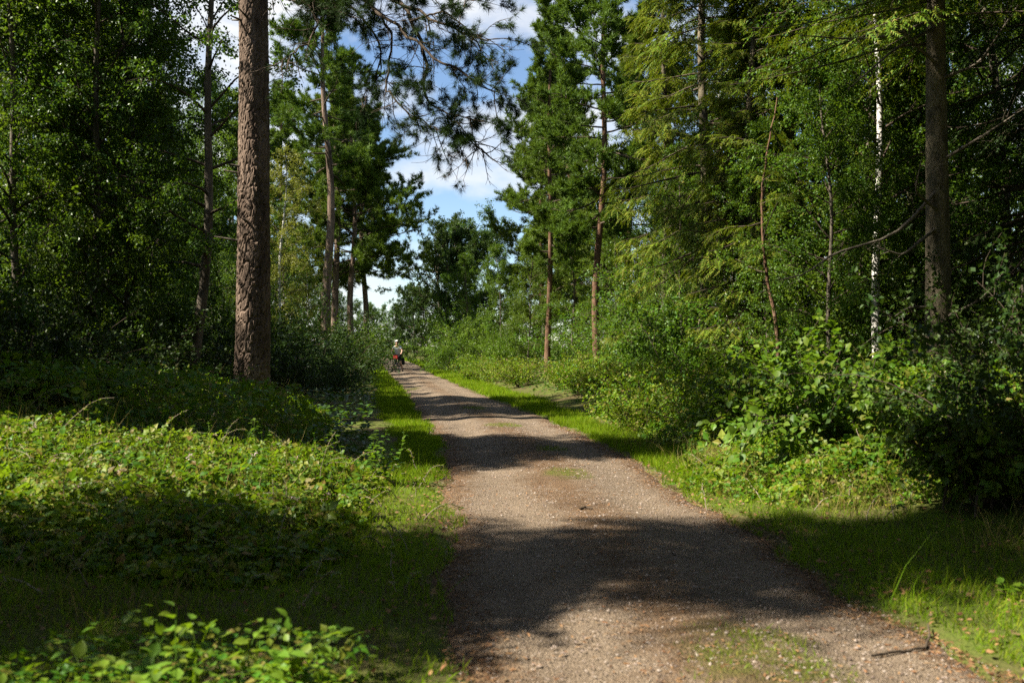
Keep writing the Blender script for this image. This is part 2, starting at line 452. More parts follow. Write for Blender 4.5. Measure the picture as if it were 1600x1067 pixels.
# loose stones on the path
def pebble_v(seed):
    r = np.random.default_rng(seed)
    v = np.array([(1, 0, 0), (-1, 0, 0), (0, 1, 0), (0, -1, 0), (0, 0, 1), (0, 0, -1)]) * r.uniform(.6, 1.1, (6, 1)); v[:, 2] *= .6
    return v
PEB_F = [(0, 2, 4), (2, 1, 4), (1, 3, 4), (3, 0, 4)]      # the underside lies in the track
mp_ = leaf_mat('pebble', [(.08, .06, .045), (.17, .135, .105), (.22, .18, .14), (.30, .26, .21)], (.1, .1, .1), 0.0, .8, .2, .2)
g = Geo()
for k in range(3):
    n = 6200
    yy = 3.2 + 17 * rng.random(n) ** 1.9; xx = edgeL(yy) + (edgeR(yy) - edgeL(yy)) * rng.uniform(-.02, 1.02, n)
    R = frames(rdir(n), rdir(n)); s = np.exp(rng.normal(-5.25, .42, n)) * (1 + .03 * yy)
    P = np.stack([xx, yy, path_h(xx, yy) + s * .15], -1)
    R = frames(nrm(rng.normal(0, 1, (n, 3)) * [1, 1, .15]), np.tile([0, 0, 1.], (n, 1)))
    inst(g, pebble_v(k), PEB_F, P, R, s)
tag(ob('gravel', g.mesh('gravel', [mp_])), 'small loose stones scattered over the track', 'gravel', kind='stuff')
# fallen needles and leaf crumbs
g = Geo(); n = 16000
yy = 3.2 + 16 * rng.random(n) ** 1.7; e = rng.random(n)
uu = np.where(e < .42, 1 - np.abs(rng.normal(0, .16, n)), np.where(e < .72, -1 + np.abs(rng.normal(0, .14, n)), rng.normal(0, .3, n)))
uu = np.clip(uu, -1.05, 1.05); xx = (edgeL(yy) + edgeR(yy)) / 2 + (edgeR(yy) - edgeL(yy)) / 2 * uu
P = np.stack([xx, yy, path_h(xx, yy) + .006], -1)
ax = nrm(rng.normal(0, 1, (n, 3)) * [1, 1, .12]); R = frames(ax, nrm(rng.normal(0, .35, (n, 3)) + [0, 0, 1]))
inst(g, [(-.12, 0, 0), (.12, 0, 0), (.16, .6, .05), (0, 1, 0)], [(0, 1, 2), (0, 2, 3)], P, R, rng.uniform(.012, .04, n))
ml_ = leaf_mat('leaf_litter', [(.07, .035, .015), (.16, .08, .035), (.24, .14, .06), (.12, .09, .05)], (.2, .1, .04), .1, .8, .15, .3)
tag(ob('leaf_litter', g.mesh('leaf_litter', [ml_])), 'brown needles and leaf crumbs along the track', 'litter', kind='stuff')

# ------------------------------------------------------------------ grass
BL3_V = [(-.5, 0, 0), (.5, 0, 0), (.34, .55, .1), (-.34, .55, .1), (0, 1, .42)]
BL3_F = [(0, 1, 2), (0, 2, 3), (3, 2, 4)]
BL1_V = [(-.5, 0, 0), (.5, 0, 0), (0, 1, .25)]
BL1_F = [(0, 1, 2)]
def blades(g, x, y, hgt, wid, lean=.45, tv=BL1_V, tf=BL1_F, mat=0):
    n = len(x)
    P = np.stack([x, y, surf_h(x, y) - .006], -1)
    ax = nrm(np.stack([rng.normal(0, lean, n), rng.normal(0, lean, n), np.ones(n)], -1))
    R = frames(ax, rdir(n) * [1, 1, .3])
    S = np.stack([wid, hgt, hgt], -1)
    inst(g, tv, tf, P, R, S, mat)
def verge_density(x, y):
    """1 where the verge is grassy, fading into the wood"""
    creep = .07 + .11 * wav(x * 4, y * 4); dl = edgeL(y) - x + creep; dr = x - edgeR(y) + creep
    wl = np.interp(y, [0, 4, 7, 9, 14, 20, 40, 90], [9, 6, 3.2, 1.0, .75, .9, 1.0, 1.2]) * (1 + .2 * wav(x, y * 1.2))
    wr = np.interp(y, [0, 5, 8, 11, 15, 20, 30, 45, 90], [6, 2.7, 1.8, 1.25, 1.0, .9, 1.2, 1.4, 1.4]) * (1 + .2 * wav(x + 9, y * 1.2))
    a = np.where(dl > 0, 1 - sstep(wl * .8, wl * 1.1, dl), 0) + np.where(dr > 0, 1 - sstep(wr * .8, wr * 1.1, dr), 0)
    return np.clip(a, 0, 1)
g = Geo()
def rough_edge(x, y):
    e = np.minimum(np.abs(edgeL(y) - x), np.abs(x - edgeR(y))); return e > .1 * (wav(x * 7, y * 7) + .3)
# close grass
n = 200000
yy = 3.0 + 8 * rng.random(n) ** 1.15; xx = rng.uniform(-5, 6, n)
k = (rng.random(n) < verge_density(xx, yy) * (.66 + .5 * wav(xx * 1.5, yy * 1.5) + .2 * wav(xx * 5, yy * 5))) & rough_edge(xx, yy) & (np.abs(xx) < .58 * yy + .4)
xx, yy = xx[k], yy[k]; hh = np.exp(rng.normal(-2.95, .42, len(xx))) * (1 + .45 * wav(xx * 2, yy * 2)) * np.where(rng.random(len(xx)) < .05, 2.3, 1)
blades(g, xx, yy, hh, rng.uniform(.0035, .008, len(xx)), .5, BL3_V, BL3_F)
# farther grass: wider blades, fewer of them
for (y0, y1, n, h0, w0) in ((11, 22, 110000, .075, .010), (22, 48, 90000, .09, .02), (48, 125, 60000, .11, .045)):
    yy = rng.uniform(y0, y1, n); side = rng.random(n) < .45
    off = rng.uniform(-.05, 2.2, n)
    xx = np.where(side, edgeL(yy) - off, edgeR(yy) + off)
    k = (rng.random(n) < verge_density(xx, yy)) & rough_edge(xx, yy); xx, yy = xx[k], yy[k]
    blades(g, xx, yy, h0 * np.exp(rng.normal(0, .35, len(xx))), w0 * rng.uniform(.6, 1.3, len(xx)), .5)
# sparse short grass in the mossy patches of the track
n = 60000
yy = rng.uniform(4, 26, n); xx = edgeL(yy) + (edgeR(yy) - edgeL(yy)) * rng.random(n)
k = rng.random(n) < moss_at(xx, yy) * .8; xx, yy = xx[k], yy[k]
blades(g, xx, yy, rng.uniform(.015, .055, len(xx)), rng.uniform(.004, .008, len(xx)), .6)
tag(ob('grass', g.mesh('grass', [M['grass']])), 'short bright green grass on the verges', 'grass', kind='stuff')

g = Geo(); n = 2600
yy = rng.uniform(3.5, 13, n); xx = np.where(rng.random(n) < .5, edgeL(yy) - rng.random(n) ** 1.5 * 3, edgeR(yy) + rng.random(n) ** 1.5 * 2.5)
inst(g, LEAF6_V, LEAF6_F, np.stack([xx, yy, base_h(xx, yy) + .03], -1), frames(nrm(rdir(n) * [1, 1, .3]), rdir(n) * .5 + [0, 0, 1]), rng.uniform(.02, .05, n))
tag(ob('fallen_leaves', g.mesh('fallen_leaves', [ml_])), 'dead brown leaves lying in the verge grass', 'leaves', kind='stuff')

# taller dry grass on the bank
g = Geo()
for (cx, cyy, rx, ry, n) in ((2.55, 12.1, .4, 1.2, 1500), (3.2, 9.4, .5, .7, 260), (3.9, 7.2, .8, .8, 250), (2.0, 15.0, .5, 1.3, 200), (-2.6, 5.6, 1.2, .8, 200)):
    xx = rng.normal(cx, rx * .5, n); yy = rng.normal(cyy, ry * .5, n)
    blades(g, xx, yy, rng.uniform(.12, .38, n), rng.uniform(.004, .008, n), .38, BL3_V, BL3_F)
tag(ob('dry_grass', g.mesh('dry_grass', [M['dry_grass']])), 'straw coloured tall grass on the bank below the hazel bush', 'grass', kind='stuff')

# ------------------------------------------------------------------ tree builders: each gives the meshes trunk, branches, crown
PROTO = {}
def trunk_line(H, r0, r1, rs, bend=.02, n=16, flare=.35, p=.9):
    t = np.linspace(0, 1, n)
    ph = rs.uniform(0, 6.28, 4)
    x = bend * H * (np.sin(t * 3.1 + ph[0]) - math.sin(ph[0])) * t ** .5 + .006 * H * np.sin(t * 11 + ph[1])
    y = bend * H * (np.sin(t * 2.7 + ph[2]) - math.sin(ph[2])) * t ** .5 + .006 * H * np.sin(t * 9 + ph[3])
    x -= x[0]; y -= y[0]
    P = np.stack([x, y, t * H - .15 * (t == 0)], -1)
    r = r1 + (r0 - r1) * (1 - t) ** p; r = r * (1 + flare * np.exp(-t * H / .5))
    return P, r
def on_trunk(P, z):
    return np.stack([np.interp(z, P[:, 2], P[:, 0]), np.interp(z, P[:, 2], P[:, 1]), z], -1)

def birch(key, seed, H=13, r0=.11, lo=.18, Lmax=2.6, nb=46, n2=9, nl=70, leaf=.075, bark='grey_bark', leafm='birch_leaf', weep=.25, bend=.02):
    rs = np.random.default_rng(seed)
    P, r = trunk_line(H, r0, .015, rs, bend)
    gt = Geo(); tubes(gt, P, r, 10)
    t = lo + (1 - lo) * (np.arange(nb) + rs.random(nb)) / nb * .98
    z = t * H; P0 = on_trunk(P, z); az = np.arange(nb) * 2.4 + rs.normal(0, .4, nb)
    tt = (t - lo) / (1 - lo)
    el = np.radians(20 + 40 * tt + rs.normal(0, 9, nb))
    D = np.stack([np.cos(az) * np.cos(el), np.sin(az) * np.cos(el), np.sin(el)], -1)
    L = Lmax * (np.sin(np.pi * np.clip(.22 + .76 * tt, 0, 1)) ** .8) * rs.uniform(.6, 1.15, nb)
    B1 = grow(P0, D, L, 7, np.linspace(-.03, weep * .55, 7), .10, rs)
    gb = Geo(); rr = np.interp(z, P[:, 2], r) * .45
    tubes(gb, B1, rr[:, None] * np.linspace(1, .12, 8)[None], 5)
    Q, T, own, t2 = sample(B1, n2, .22, 1., rs)
    D2 = nrm(T + rdir(len(Q), rs) * .9)
    L2 = L[own] * rs.uniform(.22, .45, len(Q)) + .15
    B2 = grow(Q, D2, L2, 5, np.linspace(.04, weep, 5), .16, rs)
    tubes(gb, B2, np.full(len(Q), .006)[:, None] * np.linspace(1, .3, 6)[None], 3)
    Pl, Tl, o2, _ = sample(B2, nl, .1, 1.08, rs)
    n = len(Pl); Pl = Pl + rs.normal(0, .055, (n, 3)); Pl[:, 2] -= np.abs(rs.normal(0, .03, n))
    ax = nrm(Tl * .5 + rdir(n, rs) * .9 + [0, 0, -.35]); R = frames(ax, rdir(n, rs) + [0, 0, .7])
    gl = Geo(); inst(gl, LEAF2_V, LEAF2_F, Pl, R, leaf * rs.uniform(.65, 1.25, n))
    PROTO[key] = (gt.mesh(key + '_trunk', [M[bark]], True), gb.mesh(key + '_branches', [M['twig']], True), gl.mesh(key + '_crown', [M[leafm]]))

def pine(key, seed, H=16, r0=.17, lo=.42, Lmax=2.6, nb=44, n2=10, nt_=10, tuft=.17, bark='pine_bark_red', needle='pine_needle', bend=.012, snags=14, flat=.5, tmpl=None):
    rs = np.random.default_rng(seed)
    P, r = trunk_line(H, r0, .03, rs, bend, p=.8)
    gt = Geo(); tubes(gt, P, r, 12)
    t = lo + (1 - lo) * (np.arange(nb) + rs.random(nb)) / nb * .99
    z = t * H; P0 = on_trunk(P, z); az = np.arange(nb) * 2.4 + rs.normal(0, .5, nb); tt = (t - lo) / (1 - lo)
    el = np.radians(-8 + 55 * tt + rs.normal(0, 10, nb))
    D = np.stack([np.cos(az) * np.cos(el), np.sin(az) * np.cos(el), np.sin(el)], -1)
    L = Lmax * (1 - .82 * tt ** 1.5) * (.55 + .45 * sstep(0, .25, tt)) * rs.uniform(.55, 1.2, nb)
    B1 = grow(P0, D, L, 7, np.linspace(.05, -.10, 7), .13, rs)
    gb = Geo(); rr = np.minimum(np.interp(z, P[:, 2], r) * .4, .05)
    tubes(gb, B1, rr[:, None] * np.linspace(1, .2, 8)[None], 5)
    if snags:
        zs = H * rs.uniform(.12, lo, snags); a2 = rs.uniform(0, 6.28, snags); e2 = np.radians(rs.normal(0, 15, snags))
        Ds = np.stack([np.cos(a2) * np.cos(e2), np.sin(a2) * np.cos(e2), np.sin(e2)], -1)
        S = grow(on_trunk(P, zs), Ds, rs.uniform(.2, 1.1, snags), 4, .06, .15, rs)
        tubes(gb, S, np.full((snags, 1), .012) * np.linspace(1, .25, 5)[None], 4)
    Q, T, own, t2 = sample(B1, n2, .3, 1., rs)
    D2 = nrm(T * .8 + rdir(len(Q), rs) * [1, 1, flat] + [0, 0, .12]); L2 = L[own] * rs.uniform(.18, .36, len(Q)) + .12
    B2 = grow(Q, D2, L2, 4, -.08, .14, rs)
    tubes(gb, B2, np.full(len(Q), .009)[:, None] * np.linspace(1, .4, 5)[None], 3)
    Pl, Tl, _, _ = sample(B2, nt_, .3, 1.05, rs); n = len(Pl)
    Pl = Pl + rs.normal(0, .05, (n, 3)) * [1, 1, .6]
    ax = nrm(Tl * .7 + rdir(n, rs) * .7 + [0, 0, .35]); R = frames(ax, rdir(n, rs))
    tv, tf = tmpl or TUFT
    gl = Geo(); inst(gl, tv, tf, Pl, R, tuft * rs.uniform(.75, 1.3, n))
    PROTO[key] = (gt.mesh(key + '_trunk', [M[bark]], True), gb.mesh(key + '_branches', [M['twig']], True), gl.mesh(key + '_crown', [M[needle]]))

def spruce(key, seed, H=15, r0=.16, lo=.1, Lmax=2.7, per=.36, bare=0.0, needle='spruce_needle', bark='spruce_bark', spray=.27, n2=14):
    rs = np.random.default_rng(seed)
    P, r = trunk_line(H, r0, .015, rs, .004, p=.85)
    gt = Geo(); tubes(gt, P, r, 12)
    z = []; zz = lo * H
    while zz < H * .985: z += [zz + rs.normal(0, .06) for _ in range(5)]; zz += per * (1.1 - .5 * zz / H)
    z = np.array(z); nb = len(z); P0 = on_trunk(P, z); tt = (z / H - lo) / (1 - lo)
    az = rs.uniform(0, 6.28, nb); el = np.radians(-5 + 35 * tt + rs.normal(0, 7, nb))
    D = np.stack([np.cos(az) * np.cos(el), np.sin(az) * np.cos(el), np.sin(el)], -1)
    L = Lmax * (1 - tt) ** .75 * rs.uniform(.6, 1.1, nb) + .15
    B1 = grow(P0, D, L, 8, np.linspace(.14, -.12, 8), .06, rs)
    gb = Geo(); tubes(gb, B1, np.minimum(.012 + L * .009, .035)[:, None] * np.linspace(1, .2, 9)[None], 4)
    Q, T, own, t2 = sample(B1, n2, .18, 1., rs); n = len(Q)
    side = nrm(np.cross(T, np.tile([0, 0, 1.], (n, 1)))) * np.where(rs.random(n) < .5, -1, 1)[:, None]
    D2 = nrm(T * .75 + side * rs.uniform(.5, 1.1, (n, 1)) + [0, 0, -.12] + rdir(n, rs) * .15)
    L2 = np.minimum(L[own] * rs.uniform(.2, .36, n) * (1.25 - .7 * t2) + .15, .95)
    B2 = grow(Q, D2, L2, 4, np.linspace(.08, .34, 4), .06, rs)
    tubes(gb, B2[:, ::2], np.full(n, .005)[:, None] * np.linspace(1, .5, 3)[None], 3)
    ns = 5
    Pl, Tl, o2, t3 = sample(B2, ns, .0, .95, rs); n = len(Pl)
    sd = nrm(np.cross(Tl, np.tile([0, 0, 1.], (n, 1)) + rdir(n, rs) * .2)) * np.where(rs.random(n) < .5, -1, 1)[:, None]
    ax = nrm(Tl + sd * rs.uniform(0, .9, (n, 1)) + [0, 0, -.25] + rdir(n, rs) * .3); R = frames(ax, rdir(n, rs) * .6 + [0, 0, 1])
    gl = Geo(); inst(gl, SPRAY[0], SPRAY[1], Pl, R, spray * rs.uniform(.7, 1.25, n))
    PROTO[key] = (gt.mesh(key + '_trunk', [M[bark]], True), gb.mesh(key + '_branches', [M['twig']], True), gl.mesh(key + '_crown', [M[needle]]))

def oak(key, seed, H=10, r0=.2, lo=.12, Lmax=3.6, nb=26, n2=9, n3=5, nl=26, leaf=.11, leafm='oak_leaf'):
    rs = np.random.default_rng(seed)
    P, r = trunk_line(H * .85, r0, .04, rs, .03)
    gt = Geo(); tubes(gt, P, r, 10)
    t = lo + (1 - lo) * (np.arange(nb) + rs.random(nb)) / nb; z = t * H * .85; P0 = on_trunk(P, z); tt = (t - lo) / (1 - lo)
    az = np.arange(nb) * 2.4 + rs.normal(0, .4, nb); el = np.radians(12 + 50 * tt + rs.normal(0, 8, nb))
    D = np.stack([np.cos(az) * np.cos(el), np.sin(az) * np.cos(el), np.sin(el)], -1)
    L = Lmax * np.sqrt(np.clip(1 - (1.15 * tt - .35) ** 2, .05, 1)) * rs.uniform(.75, 1.1, nb)
    B1 = grow(P0, D, L, 7, -.02, .14, rs); gb = Geo()
    tubes(gb, B1, (np.interp(z, P[:, 2], r) * .4)[:, None] * np.linspace(1, .15, 8)[None], 5)
    Q, T, own, _ = sample(B1, n2, .3, 1., rs); D2 = nrm(T + rdir(len(Q), rs) * 1.1); L2 = L[own] * rs.uniform(.2, .4, len(Q))
    B2 = grow(Q, D2, L2, 5, -.03, .16, rs); tubes(gb, B2, np.full(len(Q), .012)[:, None] * np.linspace(1, .3, 6)[None], 3)
    Q3, T3, o3, _ = sample(B2, n3, .3, 1., rs); D3 = nrm(T3 + rdir(len(Q3), rs)); B3 = grow(Q3, D3, rs.uniform(.2, .5, len(Q3)), 3, .02, .15, rs)
    Pl, Tl, _, _ = sample(B3, nl, .2, 1.05, rs); n = len(Pl); Pl = Pl + rs.normal(0, .07, (n, 3))
    R = frames(nrm(Tl * .5 + rdir(n, rs)), rdir(n, rs) * .8 + [0, 0, .7])
    gl = Geo(); inst(gl, LEAF2_V, LEAF2_F, Pl, R, leaf * rs.uniform(.65, 1.25, n))
    PROTO[key] = (gt.mesh(key + '_trunk', [M['grey_bark']], True), gb.mesh(key + '_branches', [M['twig']], True), gl.mesh(key + '_crown', [M[leafm]]))

def shrub(key, seed, H=2.0, W=1.2, ns=22, n2=9, nl=34, leaf=.075, leafm='shrub_leaf', arch=.06):
    rs = np.random.default_rng(seed)
    az = rs.uniform(0, 6.28, ns); el = np.radians(rs.uniform(30, 88, ns))
    D = np.stack([np.cos(az) * np.cos(el), np.sin(az) * np.cos(el), np.sin(el)], -1)
    P0 = np.stack([np.cos(az) * rs.random(ns) * W * .35, np.sin(az) * rs.random(ns) * W * .35, np.full(ns, -.05)], -1)
    L = (np.sin(el) * H + np.cos(el) * W) * rs.uniform(.6, 1.05, ns)
    B1 = grow(P0, D, L, 7, np.linspace(-.02, arch * 3, 7), .1, rs); gb = Geo()
    tubes(gb, B1, np.full(ns, .012)[:, None] * np.linspace(1, .25, 8)[None], 4)
    Q, T, own, _ = sample(B1, n2, .15, 1., rs); B2 = grow(Q, nrm(T + rdir(len(Q), rs) * .9), L[own] * .22 + .1, 4, .05, .16, rs)
    tubes(gb, B2, np.full(len(Q), .004)[:, None] * np.linspace(1, .5, 5)[None], 3)
    Pl, Tl, _, _ = sample(B2, nl, .05, 1.08, rs); n = len(Pl); Pl = Pl + rs.normal(0, .05, (n, 3)); Pl[:, 2] = np.maximum(Pl[:, 2], .01)
    R = frames(nrm(Tl * .5 + rdir(n, rs) * .8 + [0, 0, -.1]), rdir(n, rs) * .7 + [0, 0, .9])
    gl = Geo(); inst(gl, LEAF2_V, LEAF2_F, Pl, R, leaf * rs.uniform(.6, 1.25, n))
    PROTO[key] = (None, gb.mesh(key + '_stems', [M['twig']], True), gl.mesh(key + '_foliage', [M[leafm]]))

def place(key, x, y, s=1.0, rz=None, name='tree', label='', cat='tree', group=None, dz=0, tilt=0):
    rz = random.uniform(0, 6.28) if rz is None else rz
    root = empty(name, (x, y, float(base_h(np.array(x), np.array(y))) + dz), rz, s)
    if tilt: root.rotation_euler = (random.uniform(-tilt, tilt), random.uniform(-tilt, tilt), rz)
    tag(root, label, cat, group)
    a, b, c = PROTO[key]
    if a: ob('trunk', a, root); ob('branches', b, root)['kind'] = 'stuff'
    else: ob('stems', b, root)['kind'] = 'stuff'
    cr = ob('crown' if a else 'foliage', c, root); cr['kind'] = 'stuff'
    return root

birch('birch_a', 1, 13, .10, .10, 2.8, 50, 10, 78)
birch('birch_b', 2, 12, .09, .12, 2.6, 48, 10, 78, leafm='birch_leaf_dark', bend=.035)
birch('birch_c', 3, 10, .075, .06, 2.3, 46, 10, 70, leafm='birch_leaf')
birch('birch_white', 4, 13, .085, .20, 2.2, 42, 8, 55, bark='birch_bark', leafm='birch_leaf')
birch('birch_weeping', 5, 11, .09, .12, 2.6, 44, 10, 66, bark='birch_bark', leafm='birch_leaf_yellow', weep=.5)
pine('pine_tall', 11, 20, .27, .50, 3.6, 44, 12, 11, .24, bark='pine_bark')
pine('pine_mid', 12, 16, .135, .32, 2.4, 58, 12, 10, .20, snags=24)
pine('pine_low', 13, 14, .13, .16, 2.8, 70, 12, 10, .21, bend=.02)
pine('pine_round', 14, 15, .2, .36, 4.3, 52, 14, 13, .25, bark='pine_bark', flat=.7)
birch('birch_thin', 6, 13, .12, .2, 2.0, 34, 8, 54, leafm='birch_leaf_dark', bend=.04)
spruce('spruce_narrow', 24, 14, .15, .14, 2.0, .42)
spruce('spruce_slim', 26, 22, .2, .2, 2.3, .6, needle='pine_needle_dark', n2=10)
spruce('spruce_high', 25, 15, .17, .24, 2.6, .40)
spruce('spruce_dark', 23, 17, .19, .16, 3.0, .52, needle='pine_needle_dark')
oak('oak_a', 31)
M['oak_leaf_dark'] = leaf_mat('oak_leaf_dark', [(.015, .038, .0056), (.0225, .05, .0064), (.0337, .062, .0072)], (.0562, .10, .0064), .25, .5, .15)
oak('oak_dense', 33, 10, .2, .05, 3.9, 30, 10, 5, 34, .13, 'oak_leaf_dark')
oak('oak_b', 32, 8, .15, .08, 2.8, leafm='oak_leaf')
shrub('shrub_a', 41, 2.2, 1.3)
shrub('shrub_b', 42, 1.5, 1.2, leaf=.065)
shrub('shrub_c', 43, 3.4, 1.5, 26, 11, 34, .08, 'birch_leaf')
shrub('shrub_low', 44, .8, .8, 20, 8, 24, .06, 'bramble_leaf')
shrub('shrub_shade_tint', 45, 2.4, 1.5, leafm='oak_leaf_dark', leaf=.085)  # leaf colour darkened in place of the shade under the trees

# ------------------------------------------------------------------ placed trees
def px(xp, Yd): return (xp - 800) / F_PX * Yd
MARKS = [(30, 'the left picture edge'), (140, 'the thin pale birch stem'), (296, 'the dark crooked birch'), (391, 'the big pine'), (512, 'the tall pale pine'), (567, 'the slender pine'), (621, 'the cyclist'),
         (700, 'the round oak'), (855, 'the slim dark pine'), (935, 'the reddish pine'), (1095, 'the dark spruce trunk'), (1224, 'the orange sapling'), (1375, 'the white birch'), (1467, 'the thick right trunk'), (1590, 'the right picture edge')]
ORD = ['first', 'second', 'third', 'fourth', 'fifth', 'sixth', 'seventh', 'eighth', 'ninth']
def single_out(items, kind):
    seen = {}
    for (xp, Yd, o) in sorted(items, key=lambda t: t[1]):
        mx_, nm = min(MARKS, key=lambda q: abs(q[0] - xp)); d = xp - mx_
        rel = 'in line with' if abs(d) < 18 or 'edge' in nm else ('just left of' if d < 0 else 'just right of')
        k = seen.get((nm, rel), 0); seen[(nm, rel)] = k + 1
        o['label'] = f'{kind} {rel} {nm}, {ORD[min(k, 8)]} from the front'
# left side, far pines beyond the big one
place('pine_tall', px(512, 53), 53, 1.02, .4, 'pine_tree', 'tall pale-trunked pine with high crown behind the big dark bough', 'tree')
place('pine_tall', px(524, 62), 62, .92, 2.0, 'pine_tree', 'pale pine trunk half hidden behind the tall pine left of the track', 'tree')
place('pine_round', px(552, 62), 62, 1.08, 1.0, 'pine_tree', 'round-crowned pine overhanging the sky gap on the left of the track', 'tree')
place('pine_round', px(570, 68), 68, 1.08, 3.1, 'pine_tree', 'slender pine nearest the cyclist with its crown against the sky', 'tree')
place('pine_mid', px(438, 70), 70, 1.2, 4, 'pine_tree', 'lit pine crown showing just right of the big shaded trunk', 'tree')
place('birch_weeping', px(432, 45), 45, .9, 0, 'birch_tree', 'yellow-green weeping birch right of the big pine trunk', 'tree')
place('birch_weeping', px(478, 64), 64, .8, 2, 'birch_tree', 'small yellowish birch under the tall pine', 'tree')
# left wood
LEFT = [('birch_thin', 296, 21, 1.0, 'dark crooked birch trunk nearest the big pine on its left'), ('birch_b', 140, 22, 1.05, 'birch with a thin pale stem midway between the big pine and the left edge'),
        ('birch_c', 30, 21, 1.2, 'leafy birch hanging over the left edge of the photograph'), ('birch_a', 200, 26.5, .8, None), ('birch_b', 320, 41, .75, None),
        ('birch_c', 90, 27, 1.1, None), ('birch_b', -10, 25, 1.1, None), ('birch_a', 40, 34, 1.0, None), ('birch_b', 250, 36, .9, None), ('birch_c', 170, 38, 1.2, None),
        ('birch_c', 330, 44, .85, None), ('birch_c', 385, 46, .8, None), ('birch_b', 60, 29, 1.0, None), ('birch_a', 440, 66, .8, None), ('birch_b', 170, 30, .78, None),
        ('birch_a', 110, 46, 1.1, None), ('birch_a', 10, 44, 1.1, None), ('birch_b', 260, 50, 1.0, None), ('birch_c', 205, 22, 1.0, None), ('birch_b', 80, 23, 1.1, None), ('birch_c', 235, 25, .75, None), ('birch_c', 160, 25, 1.1, None), ('birch_c', -20, 22, 1.1, None), ('birch_a', 250, 56, 1.1, None), ('birch_a', 325, 62, 1.35, None), ('birch_a', 355, 78, 1.6, None), ('birch_b', 300, 70, 1.5, None), ('birch_c', 345, 52, 1.25, None), ('birch_b', 415, 84, 1.6, None)]
its = []
for i, (k, xp, Yd, s, lb) in enumerate(LEFT):
    o_ = place(k, px(xp, Yd), Yd, s, None, 'birch_tree', lb or 'leafy dark birch deeper in the dense wood left of the big pine', 'tree', 'birches in the left wood', tilt=.03)
    if not lb: its.append((xp, Yd, o_))
single_out(its, 'leafy shaded birch')
# right side
place('pine_mid', px(855, 41), 41, .92, 1.2, 'pine_tree', 'slim dark-trunked pine at the bend right of the track', 'tree')
place('pine_mid', px(935, 35), 35, 1.0, 2.9, 'pine_tree', 'reddish straight pine trunk lit on its side right of the track', 'tree')
place('pine_low', px(838, 54), 54, 1.08, .4, 'pine_tree', 'bushy pine edging the sky on the right of the gap', 'tree')
place('pine_low', px(905, 50), 50, 1.15, 2.4, 'pine_tree', 'tall bushy pine behind the two slim trunks', 'tree')
place('pine_low', px(985, 46), 46, 1.1, 4.4, 'pine_tree', 'bushy pine behind the reddish trunk', 'tree')
place('spruce_narrow', px(1045, 29), 29, .95, .3, 'spruce_tree', 'spruce with drooping yellow-green boughs beside the reddish pine', 'tree')
place('spruce_high', px(1095, 24), 24, .95, 1.3, 'spruce_tree', 'dark-trunked spruce standing above the leafy branch', 'tree')
place('spruce_narrow', px(1172, 21), 21, .8, 2.1, 'spruce_tree', 'sunlit spruce with hanging sprays near the orange stem', 'tree')
place('spruce_high', px(1240, 21.5), 21.5, .95, 3.9, 'spruce_tree', 'tall spruce rising behind the orange sapling in the right wood', 'tree')
place('birch_white', px(1375, 18.2), 18.2, .95, 1.0, 'birch_tree', 'white-barked birch left of the big shaded trunk on the right', 'tree')
place('birch_white', px(1140, 33), 33, .9, 2.0, 'birch_tree', 'thin white birch stem behind the dark spruce trunk', 'tree')
place('birch_white', px(1125, 36), 36, .95, 4.0, 'birch_tree', 'pale birch stem farthest back behind the dark spruce', 'tree')
RIGHT = [('birch_c', 1335, 19.5, .78), ('birch_c', 735, 54, .62), ('birch_c', 700, 66, .6), ('birch_c', 785, 49, .6), ('birch_c', 825, 45, .62), ('birch_c', 895, 41, .6), ('birch_c', 960, 38, .6), ('birch_c', 1300, 17.5, .62), ('birch_c', 1200, 20, .55), ('birch_c', 1065, 25, .6), ('birch_c', 1410, 19, .7), ('birch_c', 1150, 26, .7), ('birch_c', 1045, 31, .6), ('birch_a', 1040, 36, .9), ('birch_c', 1230, 30, 1.1), ('birch_a', 1310, 24, .95), ('birch_c', 1450, 24, 1.2), ('birch_b', 1530, 22, 1.0),
         ('birch_b', 1600, 19, 1.15), ('birch_a', 1480, 32, 1.1), ('birch_b', 1350, 38, 1.1), ('birch_a', 1200, 44, 1.2), ('birch_c', 1580, 28, 1.2), ('birch_b', 1680, 20, 1.1)]
its = []
for i, (k, xp, Yd, s) in enumerate(RIGHT):
    o_ = place(k, px(xp, Yd), Yd, s, None, 'birch_tree', 'leafy birch filling the wood on the right of the track', 'tree', 'birches in the right wood', tilt=.03)
    its.append((xp, Yd, o_))
single_out(its, 'leafy birch')
place('spruce_dark', px(1640, 17), 17, .9, .5, 'spruce_tree', 'dark spruce at the right edge of the photograph', 'tree')
place('spruce_high', px(1420, 36), 36, 1.0, .9, 'spruce_tree', 'spruce deep in the wood behind the white birch', 'tree')
# oaks by the bend and the end of the track
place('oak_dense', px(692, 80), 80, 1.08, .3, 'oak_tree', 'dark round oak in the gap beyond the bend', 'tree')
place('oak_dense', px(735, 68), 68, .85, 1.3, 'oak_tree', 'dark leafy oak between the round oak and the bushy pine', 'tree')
place('oak_a', px(770, 74), 74, 1.05, 2.3, 'oak_tree', 'oak behind the bushy pine right of the sky gap', 'tree')
FAR = [(575, 150, 'oak_b', .9), (598, 175, 'oak_a', .8), (620, 160, 'oak_b', .9), (648, 120, 'oak_dense', .8), (548, 160, 'oak_a', .9), (520, 140, 'oak_a', .9), (660, 130, 'oak_b', 1.0),
       (500, 110, 'oak_a', 1.0), (470, 100, 'oak_b', 1.2), (430, 95, 'oak_a', 1.1), (380, 85, 'oak_b', 1.2), (300, 75, 'oak_a', 1.1), (200, 70, 'oak_a', 1.1), (90, 66, 'oak_b', 1.3), (0, 62, 'oak_a', 1.1)]
its = []
